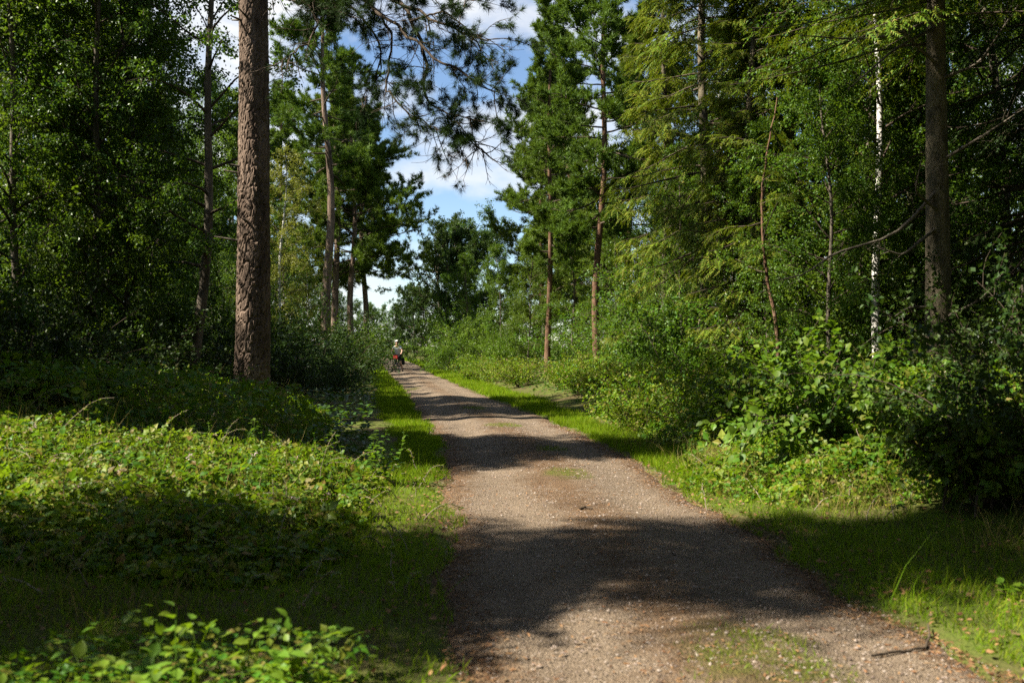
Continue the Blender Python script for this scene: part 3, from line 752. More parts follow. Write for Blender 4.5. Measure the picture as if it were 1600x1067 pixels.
for xp, Yd, k, s in FAR:
    o_ = place(k, px(xp, Yd), Yd, s, None, 'oak_tree', 'distant leafy tree closing the view at the end of the wood', 'tree', 'far trees at the end of the track'); its.append((xp, Yd, o_))
single_out(its, 'distant leafy tree')
its = []
for xp, Yd, k, s in [(850, 78, 'oak_a', 1.1), (950, 70, 'oak_b', 1.3), (1060, 62, 'oak_a', 1.1), (1180, 60, 'oak_b', 1.3), (1320, 56, 'oak_a', 1.1), (1450, 52, 'oak_b', 1.3), (1600, 48, 'oak_a', 1.1)]:
    o_ = place(k, px(xp, Yd), Yd, s, None, 'oak_tree', 'leafy tree far back in the right wood', 'tree', 'far trees in the right wood'); its.append((xp, Yd, o_))
single_out(its, 'tall far-back tree')

# shrubs
SH_R = [('shrub_a', 680, 72, 1.3), ('shrub_b', 705, 58, 1.3), ('shrub_a', 725, 60, 1.4), ('shrub_a', 760, 50, 1.25), ('shrub_b', 790, 46, 1.2), ('shrub_c', 770, 56, 1.1),
        ('shrub_a', 815, 48, 1.0), ('shrub_a', 905, 44, 1.2), ('shrub_c', 1000, 41, 1.0), ('shrub_a', 985, 37, 1.2), ('shrub_c', 1045, 32, 1.1),
        ('shrub_c', 1080, 28, 1.1), ('shrub_a', 1065, 26, 1.1), ('shrub_c', 1170, 27, 1.1), ('shrub_c', 1250, 22, 1.0), ('shrub_a', 1120, 22, 1.0), ('shrub_c', 1340, 20, 1.0),
        ('shrub_c', 1430, 20, 1.1), ('shrub_b', 1080, 21, 1.0), ('shrub_shade_tint', 1610, 9.0, .6), ('shrub_shade_tint', 1690, 8.6, .8), ('shrub_shade_tint', 1590, 15, .9)]
its = []
for k, xp, Yd, s in SH_R:
    o_ = place(k, px(xp, Yd), Yd, s, None, 'shrub', 'leafy shrub in the thicket along the right side of the track', 'shrub', 'shrubs along the right of the track'); its.append((xp, Yd, o_))
single_out(its, 'leafy shrub')
SH_L = [('shrub_a', 575, 62, 1.3), ('shrub_a', 545, 52, 1.2), ('shrub_shade_tint', 500, 42, 1.3), ('shrub_a', 530, 44, 1.1), ('shrub_shade_tint', 470, 36, 1.2), ('shrub_shade_tint', 520, 34, .9), ('shrub_shade_tint', 440, 34, 1.0),
        ('shrub_shade_tint', 535, 30, .6), ('shrub_shade_tint', 470, 26, .7), ('shrub_shade_tint', 350, 24, 1.0), ('shrub_c', 330, 29, 1.1), ('shrub_shade_tint', 240, 21, 1.0), ('shrub_shade_tint', 130, 19, 1.0), ('shrub_shade_tint', 30, 17, 1.0),
        ('shrub_shade_tint', -20, 20, 1.2), ('shrub_c', 200, 27, 1.1), ('shrub_c', 60, 26, 1.1), ('shrub_a', 585, 90, 1.5), ('shrub_a', 590, 112, 1.5)]
its = []
for k, xp, Yd, s in SH_L:
    o_ = place(k, px(xp, Yd), Yd, s, None, 'shrub', 'shaded leafy shrub under the trees left of the track', 'shrub', 'shrubs along the left of the track'); its.append((xp, Yd, o_))
single_out(its, 'shaded shrub')
LOW = [(745, 44, 1.2), (770, 41, 1.0), (800, 38, 1.0), (820, 35.5, 1.1), (880, 31, 1.0), (905, 28, 1.1), (945, 25, 1.0), (985, 22.5, 1.1), (930, 30, 1.1), (1000, 20, 1.0), (1040, 18, 1.1), (1075, 19, 1.1), (1010, 17.4, .7), (1110, 16, 1.0)]
its = []
for xp, Yd, s in LOW:
    o_ = place('shrub_low', px(xp, Yd), Yd, s, None, 'bramble_bush', 'low bright bramble bush at the edge of the right verge', 'bush', 'low bramble bushes on the right verge'); its.append((xp, Yd, o_))
single_out(its, 'low bramble bush')

# trees left of the picture that throw the shade across the foreground
OFF = [('spruce_slim', -9.3, 4.7, 1.0), ('spruce_narrow', -13, 4.0, 1.5), ('oak_b', -6.3, 5.0, .72), ('spruce_slim', -11.2, 11.9, 1.25), ('spruce_dark', -9.4, 12.2, .95), ('birch_a', -11.8, 12.0, 1.15), ('pine_tall', -15, 12.5, .8),
       ('spruce_high', -12.8, 14.6, .85), ('oak_a', -10.8, 15.2, .9),
       ('pine_tall', -19, -4, .8), ('oak_a', -18, 0, 1.4), ('birch_a', -19, 4, 1.2), ('oak_a', -19, 8, 1.4), ('birch_a', -18, 12, 1.2), ('oak_a', -21, 15, 1.5)]
for k, x, y, s in OFF:
    place(k, x, y, s, None, 'shade_tree', 'leafy tree outside the left edge of the view shading the track', 'tree', 'trees shading the track from the left')
ROUND = [('oak_a', 16, 8, 1.5), ('oak_a', 15, 16, 1.5), ('oak_a', 17, -3, 1.5), ('oak_a', -9, -14, 1.5), ('oak_a', 7, -20, 1.5), ('pine_round', 0.5, -9, 1.3), ('pine_round', -3.4, -3.6, 1.2), ('pine_round', 3.4, -3.2, 1.2), ('pine_round', 5.2, 5.6, 1.15), ('pine_round', 6.6, 10.2, 1.15), ('oak_a', -7, -5.5, 1.1), ('pine_round', -4.5, -7, .95), ('birch_a', -6, -10, 1.1), ('oak_a', -11, -8, 1.3), ('spruce_high', -5, -15, 1.1), ('oak_b', 0, -22, 1.4), ('pine_round', 6, -6, 1.0), ('oak_a', 8, -1, 1.2),
         ('birch_a', 5.4, 2.0, 1.0), ('oak_a', 9.5, 4.5, 1.3), ('spruce_high', 8.0, 7.5, 1.1), ('birch_b', 11, 9, 1.2), ('pine_round', 5.5, -14, 1.1), ('oak_a', 12, -6, 1.4), ('spruce_narrow', 12, 13, 1.2), ('birch_a', 10.8, 16, 1.1), ('oak_a', 14, 2, 1.4), ('oak_a', -13, -6.5, 1.3)]
for k, x, y, s in ROUND:
    place(k, x, y, s, None, 'wood_tree', 'tree of the same wood standing beside or behind the viewpoint', 'tree', 'trees around the viewpoint')

# ------------------------------------------------------------------ the big pine with its overhanging boughs
def big_pine():
    rs = np.random.default_rng(77)
    Yb = 20.0; root = empty('pine_tree', (px(391, Yb), Yb, 0.15))
    tag(root, 'massive rough-barked pine trunk left of the track, lit on one side', 'tree')
    H = 21; ns, nr = 84, 330
    t = np.linspace(0, 1, nr) ** 1.0; z = -0.2 + t * (H * .62)
    r = (.312 - .09 * (z / 13)) * (1 + .22 * np.exp(-np.maximum(z, 0) / .5))
    cx = .07 * (z / 8) + .03 * np.sin(z * .5); cyy = .05 * np.sin(z * .4)
    a = np.linspace(0, 2 * np.pi, ns, endpoint=False)
    A, Zg = np.meshgrid(a, z); Rg = np.repeat(r[:, None], ns, 1)
    # bark plates: distance to jittered cell centres, cells taller than wide
    U = A / (2 * np.pi) * 21; Vv = Zg / .23; U = U + .35 * np.sin(Zg * 6 + 3 * np.sin(A * 2)) + .5 * np.sin(Zg * 1.7 + A); Vv = Vv + .6 * np.sin(A * 5 + Zg * 2.3); 
    cell = np.random.default_rng(5).random((21, 400, 2)); best = np.full(U.shape, 9.); sec = best.copy()
    ci = np.floor(U).astype(int); cj = np.floor(Vv).astype(int); hid = np.zeros(U.shape)
    for di in (-1, 0, 1):
        for dj in (-1, 0, 1):
            q = cell[(ci + di) % 21, np.clip(cj + dj + 5, 0, 399)]
            d = np.hypot(U - (ci + di + q[..., 0]), Vv - (cj + dj + q[..., 1]))
            hh = q[..., 0] * .7 + q[..., 1] * .3
            hid = np.where(d < best, hh, hid); sec = np.where(d < best, best, np.minimum(sec, d)); best = np.minimum(best, d)
    crack = sstep(.0, .22, sec - best)
    Rg = Rg + (.020 * crack + .016 * hid * crack) * (1.15 - .06 * Zg).clip(.4, 1.2) + .004 * np.sin(A * 23 + Zg * 31) + .012 * np.sin(A * 3 + Zg)
    V = np.stack([cx[:, None] + Rg * np.cos(A), cyy[:, None] + Rg * np.sin(A), Zg], -1)
    i = np.arange(nr - 1)[:, None]; j = np.arange(ns)[None]; j2 = (j + 1) % ns
    Fq = np.stack([i * ns + j, i * ns + j2, (i + 1) * ns + j2, (i + 1) * ns + j], -1).reshape(-1, 4)
    g = Geo(); g.add(V, Fq); ob('trunk', g.mesh('big_pine_trunk', [M['pine_bark']], False), root)
    for q in range(9):
        zz = rs.uniform(2.5, 9); az = rs.uniform(2.4, 5.2); d0 = np.array([math.cos(az), math.sin(az), .15])
        gs = Geo(); st = np.array([.05, 0, zz]) + d0 * np.array([[.22], [.34], [.42 + rs.uniform(0, .35)]]); tubes(gs, st, np.array([.03, .022, .012]), 7); ob('branch_stub', gs.mesh('branch_stub', [M['grey_bark']], True), root)
    # upper stem and limbs
    g = Geo(); tubes(g, np.array([[cx[-1], cyy[-1], z[-1] - .1], [.2, .1, 15], [.1, .2, 18], [.3, .1, 21]]), np.array([r[-1], .18, .1, .03]), 12)
    nb = 34; zb = 11.5 + 9.3 * (np.arange(nb) + rs.random(nb)) / nb; az = np.arange(nb) * 2.4
    tt = (zb - 11.5) / 9.5; el = np.radians(-2 + 50 * tt + rs.normal(0, 9, nb))
    P0 = np.stack([np.full(nb, .2), np.full(nb, .1), zb], -1); D = np.stack([np.cos(az) * np.cos(el), np.sin(az) * np.cos(el), np.sin(el)], -1)
    Lb = 2.9 * (1 - .75 * tt ** 1.6) * rs.uniform(.7, 1.15, nb)
    B1 = grow(P0, D, Lb, 7, np.linspace(.05, -.08, 7), .14, rs); tubes(g, B1, np.full((nb, 1), .05) * np.linspace(1, .2, 8)[None], 5)
    Q, T, own, _ = sample(B1, 13, .3, 1, rs); B2 = grow(Q, nrm(T * .8 + rdir(len(Q), rs) * [1, 1, .6]), Lb[own] * .27, 4, -.05, .15, rs)
    tubes(g, B2, np.full((len(Q), 1), .011) * np.linspace(1, .4, 5)[None], 3)
    ob('branches', g.mesh('big_pine_branches', [M['twig']], True), root)['kind'] = 'stuff'
    Pl, Tl, _, _ = sample(B2, 9, .25, 1.05, rs); n = len(Pl); Pl = Pl + rs.normal(0, .06, (n, 3))
    gl = Geo(); inst(gl, *TUFT, Pl, frames(nrm(Tl * .7 + rdir(n, rs) * .7 + [0, 0, .3]), rdir(n, rs)), .22 * rs.uniform(.75, 1.3, n))
    c = ob('crown', gl.mesh('big_pine_crown', [M['pine_needle']]), root); c['kind'] = 'stuff'
    org = np.array(root.location)
    # long low boughs reaching over the track: the polylines follow the boughs seen in the photograph, in depth too
    BO = [([(398, -110, 20), (470, -75, 19.4), (560, -30, 18.6), (650, 20, 18), (720, 60, 17.5), (760, 75, 17.2)], .06, .3, .7),
          ([(398, -160, 20), (500, -110, 19.3), (600, -30, 18.6), (655, 50, 18.2), (664, 120, 18), (662, 180, 17.9), (700, 215, 17.6), (755, 228, 17.3)], .055, .55, 1.3),
          ([(398, -90, 20), (520, -40, 19.0), (600, 30, 18.0), (660, 90, 17.4), (720, 140, 17.0), (780, 175, 16.8)], .05, .6, .8),
          ([(398, -60, 20), (455, -20, 19), (500, 40, 18.4), (475, 85, 18.2), (430, 120, 18.1)], .035, .1, .12),
          ([(398, -60, 20), (480, -30, 19.4), (560, 20, 19), (600, 90, 18.8), (590, 150, 18.7), (560, 185, 18.6)], .035, .55, .5),
          ([(398, -130, 20), (480, -90, 18.6), (560, -50, 17.4), (640, -20, 16.6), (740, 5, 16)], .05, .25, 1.3),
          ([(398, -40, 20), (450, 0, 19.2), (510, 15, 18.6), (560, 35, 18.2)], .04, .3, .9),
          ([(640, 40, 18), (690, 20, 17.7), (735, 60, 17.5), (755, 105, 17.4)], .02, .75, .25),
          ([(700, 215, 17.6), (735, 262, 17.5), (760, 285, 17.4)], .015, .9, .15),
          ([(560, -10, 18.6), (620, 60, 18.4), (600, 160, 18.3), (640, 215, 18.1), (690, 245, 17.9)], .03, .7, .9)]
    for (pts, r0, tstart, dens) in BO:
        W = np.array([at(p[0], p[1] - .16 * max(p[1], 0), p[2]) for p in pts]) - org
        s = np.linspace(0, len(W) - 1, 22); P = np.stack([np.interp(s, np.arange(len(W)), W[:, k]) for k in range(3)], -1)
        P[1:-1] = (P[:-2] + 2 * P[1:-1] + P[2:]) / 4; P[2:] += rs.normal(0, .025, P[2:].shape)
        g = Geo(); tubes(g, P, np.linspace(r0, .008, 22), 6)
        Q, T, _, tq = sample(P[None], 24, .15, 1., rs); n = len(Q)
        B2 = grow(Q, nrm(T * .6 + rdir(n, rs) * [1, .9, .75] + [0.1, 0, -.1]), rs.uniform(.3, 1.0, n), 5, np.linspace(.05, .02, 5), .16, rs)
        tubes(g, B2, np.full((n, 1), .010) * np.linspace(1, .3, 6)[None], 4)
        Q3, T3, o3, _ = sample(B2, 4, .3, 1, rs); B3 = grow(Q3, nrm(T3 + rdir(len(Q3), rs) * .8), rs.uniform(.12, .38, len(Q3)), 3, .02, .16, rs)
        tubes(g, B3, np.full((len(Q3), 1), .005) * np.linspace(1, .5, 4)[None], 3)
        bo = ob('bough', g.mesh('bough', [M['twig']], True), root)
        keep = tq[o3] > tstart
        Pl, Tl, _, _ = sample(B3[keep], max(1, int(round(7 * dens))), .2, 1.05, rs); n = len(Pl)
        if dens < .3: sel = rs.random(n) < .5; Pl, Tl = Pl[sel], Tl[sel]; n = len(Pl)
        if n:
            gl = Geo(); inst(gl, *TUFT_FINE, Pl + rs.normal(0, .03, (n, 3)), frames(nrm(Tl + rdir(n, rs) * .6 + [0, 0, .15]), rdir(n, rs)), .13 * rs.uniform(.75, 1.3, n))
            c = ob('needles', gl.mesh('bough_needles', [M['pine_needle_dark']]), bo); c['kind'] = 'stuff'  # darker needles than the crown: the bough's shade is put into the colour
big_pine()

# ------------------------------------------------------------------ the shaded spruce trunk on the right, with bare lower branches
def right_trunk():
    rs = np.random.default_rng(78); Yb = 16.0
    root = empty('spruce_tree', (px(1467, Yb), Yb, .3)); org = np.array(root.location)
    tag(root, 'thick smooth-barked spruce trunk with bare crooked lower branches on the right', 'tree')
    z = np.linspace(-.3, 14, 120); r = (.215 - .012 * z).clip(.02) * (1 + .35 * np.exp(-np.maximum(z, 0) / .35))
    P = np.stack([-.02 + .02 * np.sin(z * .7), .03 * np.sin(z * .5), z], -1)
    g = Geo(); tubes(g, P, r, 28); ob('trunk', g.mesh('right_trunk', [M['spruce_bark']], True), root)
    BR = [[(1450, 20), (1400, 55), (1340, 62), (1250, 55)], [(1450, 35), (1400, 75), (1360, 110), (1325, 140)], [(1450, 290), (1400, 370), (1300, 395), (1260, 430), (1180, 443)],
          [(1450, 350), (1410, 400), (1370, 385)], [(1455, 480), (1420, 480), (1390, 500)], [(1450, 550), (1425, 560), (1405, 575)], [(1480, 120), (1530, 100), (1590, 10)], [(1480, 250), (1540, 210), (1600, 170)],
          [(1450, 330), (1430, 300), (1440, 250)], [(1490, 500), (1530, 470), (1560, 440)], [(1450, 100), (1420, 60), (1390, 10)]]
    for b in BR:
        W = np.array([at(p[0], p[1], Yb - .25 * i - .2) for i, p in enumerate(b)]) - org; W[0] = [0, -.05, W[0][2]]
        s = np.linspace(0, len(W) - 1, 14); Q = np.stack([np.interp(s, np.arange(len(W)), W[:, k]) for k in range(3)], -1); Q[1:-1] = (Q[:-2] + 2 * Q[1:-1] + Q[2:]) / 4
        g = Geo(); tubes(g, Q, np.linspace(.03, .006, 14), 6)
        q, T, _, _ = sample(Q[None], 9, .3, 1, rs); B2 = grow(q, nrm(T + rdir(len(q), rs) * .7), rs.uniform(.15, .6, len(q)), 4, .04, .14, rs)
        tubes(g, B2, np.full((len(q), 1), .006) * np.linspace(1, .3, 5)[None], 3)
        ob('branch', g.mesh('bare_branch', [M['grey_bark']], True), root)
    nb = 150; zb = 5.9 + 8.1 * rs.random(nb); az = rs.uniform(0, 6.28, nb); D = np.stack([np.cos(az), np.sin(az), np.full(nb, .1)], -1)
    B1 = grow(np.stack([np.zeros(nb), np.zeros(nb), zb], -1), D, 3.0 * (1.1 - (zb - 5.9) / 8.1), 7, np.linspace(.12, -.08, 7), .06, rs)
    g = Geo(); tubes(g, B1, np.full((nb, 1), .022) * np.linspace(1, .2, 8)[None], 4); ob('branches', g.mesh('right_limbs', [M['twig']], True), root)['kind'] = 'stuff'
    Pl, Tl, _, _ = sample(B1, 75, .1, 1, rs); n = len(Pl); sd = nrm(np.cross(Tl, np.tile([0, 0, 1.], (n, 1)))) * np.where(rs.random(n) < .5, -1, 1)[:, None]
    gl = Geo(); inst(gl, *SPRAY, Pl + sd * rs.uniform(0, .35, (n, 1)) + rs.normal(0, .05, (n, 3)), frames(nrm(Tl * .6 + sd * .8 + [0, 0, -.6] + rdir(n, rs) * .45), rdir(n, rs) * .8 + [0, 0, 1]), .25 * rs.uniform(.6, 1.3, n))
    c = ob('crown', gl.mesh('right_crown', [M['spruce_needle']]), root); c['kind'] = 'stuff'
right_trunk()

def stem_tree():
    rs = np.random.default_rng(79); Yb = 17.5
    root = empty('pine_sapling', (px(1224, Yb), Yb, .3)); org = np.array(root.location)
    tag(root, 'thin leaning orange-lit sapling stem among the birch leaves', 'tree')
    W = np.array([at(*p) for p in [(1226, 560, Yb), (1212, 500, Yb), (1198, 430, Yb), (1191, 370, Yb), (1190, 300, Yb), (1200, 230, Yb), (1215, 150, Yb)]]) - org
    W[0, 2] = -.2
    s = np.linspace(0, 6, 30); P = np.stack([np.interp(s, np.arange(7), W[:, k]) for k in range(3)], -1); P[1:-1] = (P[:-2] + 2 * P[1:-1] + P[2:]) / 4; P[1:] += rs.normal(0, .006, P[1:].shape)
    g = Geo(); tubes(g, P, np.linspace(.04, .010, 30), 8); ob('trunk', g.mesh('stem', [M['pine_bark_red']], True), root)
    B1 = grow(P[10:28:2], nrm(rdir(9, rs) * [1, 1, .4] + [0, 0, .2]), rs.uniform(.5, 1.1, 9), 5, .05, .12, rs)
    g = Geo(); tubes(g, B1, np.full((9, 1), .012) * np.linspace(1, .3, 6)[None], 4); ob('branches', g.mesh('stem_branches', [M['twig']], True), root)['kind'] = 'stuff'
    Pl, Tl, _, _ = sample(B1, 46, .2, 1.05, rs); n = len(Pl); sd = nrm(np.cross(Tl, np.tile([0, 0, 1.], (n, 1)))) * np.where(rs.random(n) < .5, -1, 1)[:, None]
    gl = Geo(); inst(gl, *SPRAY, Pl + sd * rs.uniform(0, .25, (n, 1)), frames(nrm(Tl * .5 + sd * .6 + [0, 0, -.5] + rdir(n, rs) * .5), rdir(n, rs) * .8 + [0, 0, 1]), .17 * rs.uniform(.5, 1.3, n))
    c = ob('crown', gl.mesh('stem_crown', [M['spruce_needle']]), root); c['kind'] = 'stuff'
stem_tree()

# ------------------------------------------------------------------ undergrowth in the shade of the wood
g = Geo(); n = 46000
yy = 13 + 75 * rng.random(n) ** 1.6; xx = rng.uniform(-.62, .62, n) * yy
k = (edgeL(yy) - xx > 1.0) | (xx - edgeR(yy) > 1.5); xx, yy = xx[k], yy[k]; n = len(xx)
hg = (.12 + .25 * (wav(xx * .6, yy * .6) + .6).clip(0, 2)) * rng.random(n) ** .6
P = np.stack([xx, yy, base_h(xx, yy) + hg], -1)
R = frames(nrm(rdir(n) * [1, 1, .35]), rdir(n) * .5 + [0, 0, 1])
inst(g, LEAF2_V, LEAF2_F, P, R, rng.uniform(.06, .13, n) * (1 + .012 * yy))
tag(ob('undergrowth', g.mesh('undergrowth', [M['oak_leaf']])), 'low leafy ground cover under the trees', 'undergrowth', kind='stuff')

# ------------------------------------------------------------------ bramble thickets
def thicket(name, label, outline, hfun, n_tri, leafm, size, n_cane=40, n_flower=0, seed=1, fill=.45, far=False):
    """outline(rs,n) gives x,y; hfun(x,y) the mound height"""
    TRI_V, TRI_F = TRI_FAR if far else TRI
    rs = np.random.default_rng(seed); root = empty(name, (0, 0, 0)); tag(root, label, 'bramble')
    x, y = outline(rs, n_tri); h = hfun(x, y); k = h > .04; x, y, h = x[k], y[k], h[k]; n = len(x)
    q = 1 - rs.random(n) ** 2 * fill * 1.6; q = q.clip(.05, 1)
    gap = wav(x * 3.1 + seed, y * 3.1) + .5 * wav(x * 7, y * 7); q = q * np.where(gap < -.2, .4, 1)
    z = base_h(x, y) + h * q + rs.normal(0, .05, n)
    e = .1; gxn = -(hfun(x + e, y) - hfun(x - e, y)) / (2 * e); gyn = -(hfun(x, y + e) - hfun(x, y - e)) / (2 * e)
    nr = nrm(np.stack([gxn, gyn, np.ones(n)], -1)); nr = nrm(nr + rs.normal(0, .42, (n, 3)))
    ax = nrm(rdir(n, rs) + np.stack([gxn, gyn, -.4 + 0 * gxn], -1) * .5)
    g = Geo(); inst(g, TRI_V, TRI_F, np.stack([x, y, z], -1), frames(ax, nr), size * np.exp(rs.normal(0, .32, n)))
    f = ob('foliage', g.mesh(name + '_foliage', [M[leafm]]), root); f['kind'] = 'stuff'
    g = Geo(); x, y = outline(rs, n_tri // 4); h = hfun(x, y); k = h > .04; x, y, h = x[k], y[k], h[k]; n = len(x)
    inst(g, LEAF6_V, LEAF6_F, np.stack([x, y, base_h(x, y) + h * rs.uniform(.7, 1.12, n)], -1), frames(nrm(rdir(n, rs) * [1, 1, .5]), rdir(n, rs) * .6 + [0, 0, 1]), size * rs.uniform(.5, 1.9, n))
    f = ob('broad_leaves', g.mesh(name + '_broad', [M['shrub_leaf']]), root); f['kind'] = 'stuff'
    x, y = outline(rs, n_tri // 12); h = hfun(x, y); k = h > .04; x, y, h = x[k], y[k], h[k]; g = Geo()
    blades(g, x, y, h * rs.uniform(.8, 1.5, len(x)) + .08, rs.uniform(.004, .009, len(x)), .3, BL3_V, BL3_F); f = ob('grass_stalks', g.mesh(name + '_stalks', [M['dry_grass']]), root); f['kind'] = 'stuff'
    g = Geo(); x, y = outline(rs, n_cane); h = np.maximum(hfun(x, y), .1); az = rs.uniform(0, 6.28, n_cane)
    D = np.stack([np.cos(az) * .7, np.sin(az) * .7, np.ones(n_cane)], -1)
    C = grow(np.stack([x, y, base_h(x, y)], -1), D, h * rs.uniform(1.3, 2.1, n_cane) + .2, 9, np.linspace(0, .3, 9), .1, rs)
    for c_ in C:
        g = Geo(); tubes(g, c_, .005 * np.linspace(1, .35, 10), 4); ob('cane', g.mesh('cane', [M['dead_wood']], True), root)
    Pl, Tl, _, _ = sample(C, 9, .4, 1, rs); n = len(Pl)
    g = Geo(); inst(g, TRI_V, TRI_F, Pl, frames(nrm(Tl * .3 + rdir(n, rs) * [1, 1, .4]), rdir(n, rs) * .5 + [0, 0, 1]), size * .8 * rs.uniform(.5, 1.1, n))
    f = ob('shoots', g.mesh(name + '_shoots', [M[leafm]]), root); f['kind'] = 'stuff'
    for _ in range(n_flower):
        x, y = outline(rs, 1); h = hfun(x, y)
        if h[0] < .15: continue
        fg = Geo(); nn = 14; fp = rs.normal(0, .011, (nn, 3)) + [0, 0, .03]
        inst(fg, LEAF2_V, LEAF2_F, fp, frames(rdir(nn, rs), rdir(nn, rs) * .6 + [0, 0, 1]), np.full(nn, .022))
        ob('flower', fg.mesh('flower', [M['flower']]), root, (x[0], y[0], float(base_h(x, y)[0] + h[0] + .03)))
    return root

# big lit thicket on the left
def h_left(x, y):
    d = edgeL(y) - x
    e = sstep(.35, 1.3, d + .25 * wav(x * .9, y * .9)) * sstep(6.1, 8.0, y + .06 * x + .4 * wav(x * .7, 2)) * (1 - sstep(10.8, 12.0, y))
    return e * (.42 + .24 * wav(x * .9, y * .9) + .20 * wav(x * 2.4, y * 2.4) + .20 * sstep(3, 7, d)).clip(.06, 2)
def out_left(rs, n):
    y = rs.uniform(5.8, 12.2, n); x = edgeL(y) - .2 - rs.uniform(0, 1, n) * (.56 * y + .3 - .6); return x, y
thicket('bramble_thicket', 'wide sunlit bramble thicket left of the track', out_left, h_left, 23000, 'bramble_leaf', .052, 150, 40, 3)
def h_left2(x, y):
    e = sstep(1.5, 2.4, edgeL(y) - x) * sstep(12.2, 13.4, y) * (1 - sstep(18.5, 20, y)); return e * (.75 + .25 * wav(x, y) + .35 * sstep(5, 9, -x))
def out_left2(rs, n):
    y = rs.uniform(12, 20, n); x = edgeL(y) - 1.4 - rs.uniform(0, 1, n) * (.56 * y - 2.2); return x, y
thicket('bramble_thicket', 'shaded tall bramble thicket at the foot of the big pine', out_left2, h_left2, 8000, 'bramble_leaf', .075, 60, 0, 4, far=True)
# low thicket at the right, between verge and hazel
def h_right(x, y):
    d = x - edgeR(y); e = sstep(.55, 1.5, d + .3 * wav(x, y)) * sstep(12.3, 13.6, y) * (1 - sstep(21, 23, y)) * (1 - sstep(5, 7, d)); return e * (.5 + .2 * wav(x * 1.1, y * 1.1) + .3 * sstep(1.5, 3.5, d))
def out_right(rs, n):
    y = rs.uniform(12.5, 23, n); x = edgeR(y) + .4 + rs.uniform(0, 6, n); return x, y
thicket('bramble_thicket', 'bramble thicket on the right bank behind the hazel bush', out_right, h_right, 11000, 'bramble_leaf', .075, 60, 6, 5, far=True)

def h_base(x, y):
    d = np.hypot((x - 3.7) / 2.0, (y - 10.7) / 1.9) + .22 * wav(x * 1.6, y * 1.6); return (1 - sstep(.55, 1.05, d)) * (.34 + .16 * wav(x * 2, y * 2)).clip(.05, 1)
def out_base(rs, n):
    return rs.uniform(1.6, 6.2, n), rs.uniform(8.6, 12.9, n)
thicket('bramble_thicket', 'low tangle of brambles around the foot of the sunlit hazel', out_base, h_base, 8500, 'bramble_leaf', .048, 60, 3, 8)
# foreground bramble with single leaves
def leaf_mesh(name, mat, seed):
    rs = np.random.default_rng(seed); V = []; rows = 5
    wd = [.04, .30, .37, .26, .02]; ys = [0, .22, .48, .76, 1.03]
    for r_ in range(rows):
        zc = -.10 * ys[r_] ** 2 * 1.6; 
        for s in (-1, 0, 1): V.append((s * wd[r_] * (1 + rs.normal(0, .06)), ys[r_] + (rs.normal(0, .012) if s else 0), zc + (.09 if s else 0) * wd[r_] / .37 + rs.normal(0, .012)))
    F = []
    for r_ in range(rows - 1):
        for s in range(2): a = r_ * 3 + s; F.append((a, a + 1, a + 4, a + 3))
    g = Geo(); g.add(V, F); return g.mesh(name, [mat], True)
def place_leaves(root, P, AX, NR, S, meshes):
    for p, a_, n_, s in zip(P, AX, NR, S):
        o = bpy.data.objects.new('leaf', random.choice(meshes)); col.objects.link(o); o.parent = root
        R = frames(a_[None], n_[None])[0]
        mt = np.eye(4); mt[:3, :3] = R * s; mt[:3, 3] = p
        o.matrix_local = Matrix(mt.tolist())
def front_bramble():
    rs = np.random.default_rng(91)
    root = empty('bramble_bush', (px(300, 4.3), 4.3, 0)); org = np.array(root.location)
    tag(root, 'pale green bramble bush with single leaves in the bottom corner, out of focus', 'bramble')
    ms = [leaf_mesh('near_leaf', M['bramble_leaf_near'], s) for s in range(4)]
    nc = 30; x0 = rs.uniform(-.62, .60, nc); y0 = rs.uniform(-.5, .35, nc)
    az = rs.uniform(0, 6.28, nc); D = np.stack([np.cos(az) * .45, np.sin(az) * .45, np.ones(nc)], -1)
    L = rs.uniform(.28, .5, nc) * (1 - .35 * np.abs(x0 / .7))
    C = grow(np.stack([x0, y0, np.zeros(nc)], -1), D, L, 7, np.linspace(0, .18, 7), .1, rs)
    for c_ in C:
        g = Geo(); tubes(g, c_, .004 * np.linspace(1, .4, 8), 5); ob('cane', g.mesh('cane', [M['shrub_leaf']], True), root)
    Q, T, own, tq = sample(C, 9, .3, 1.03, rs); n = len(Q)
    ax = nrm(T * .25 + rdir(n, rs) * [1, 1, .35]); P = Q + ax * .02
    place_leaves(root, P, ax, nrm(rdir(n, rs) * .42 + [0, 0, 1]), rs.uniform(.045, .085, n) * (1.1 - .3 * tq), ms)
    g = Geo(); n = 700; Q = np.stack([rs.uniform(-.75, .7, n), rs.uniform(-.55, .4, n), rs.uniform(.02, .24, n)], -1)
    inst(g, TRI_V, TRI_F, Q, frames(nrm(rdir(n, rs) * [1, 1, .4]), rdir(n, rs) * .45 + [0, 0, 1]), .05 * rs.uniform(.6, 1.2, n)); f = ob('lower_foliage', g.mesh('front_low', [M['bramble_leaf']]), root); f['kind'] = 'stuff'
front_bramble()

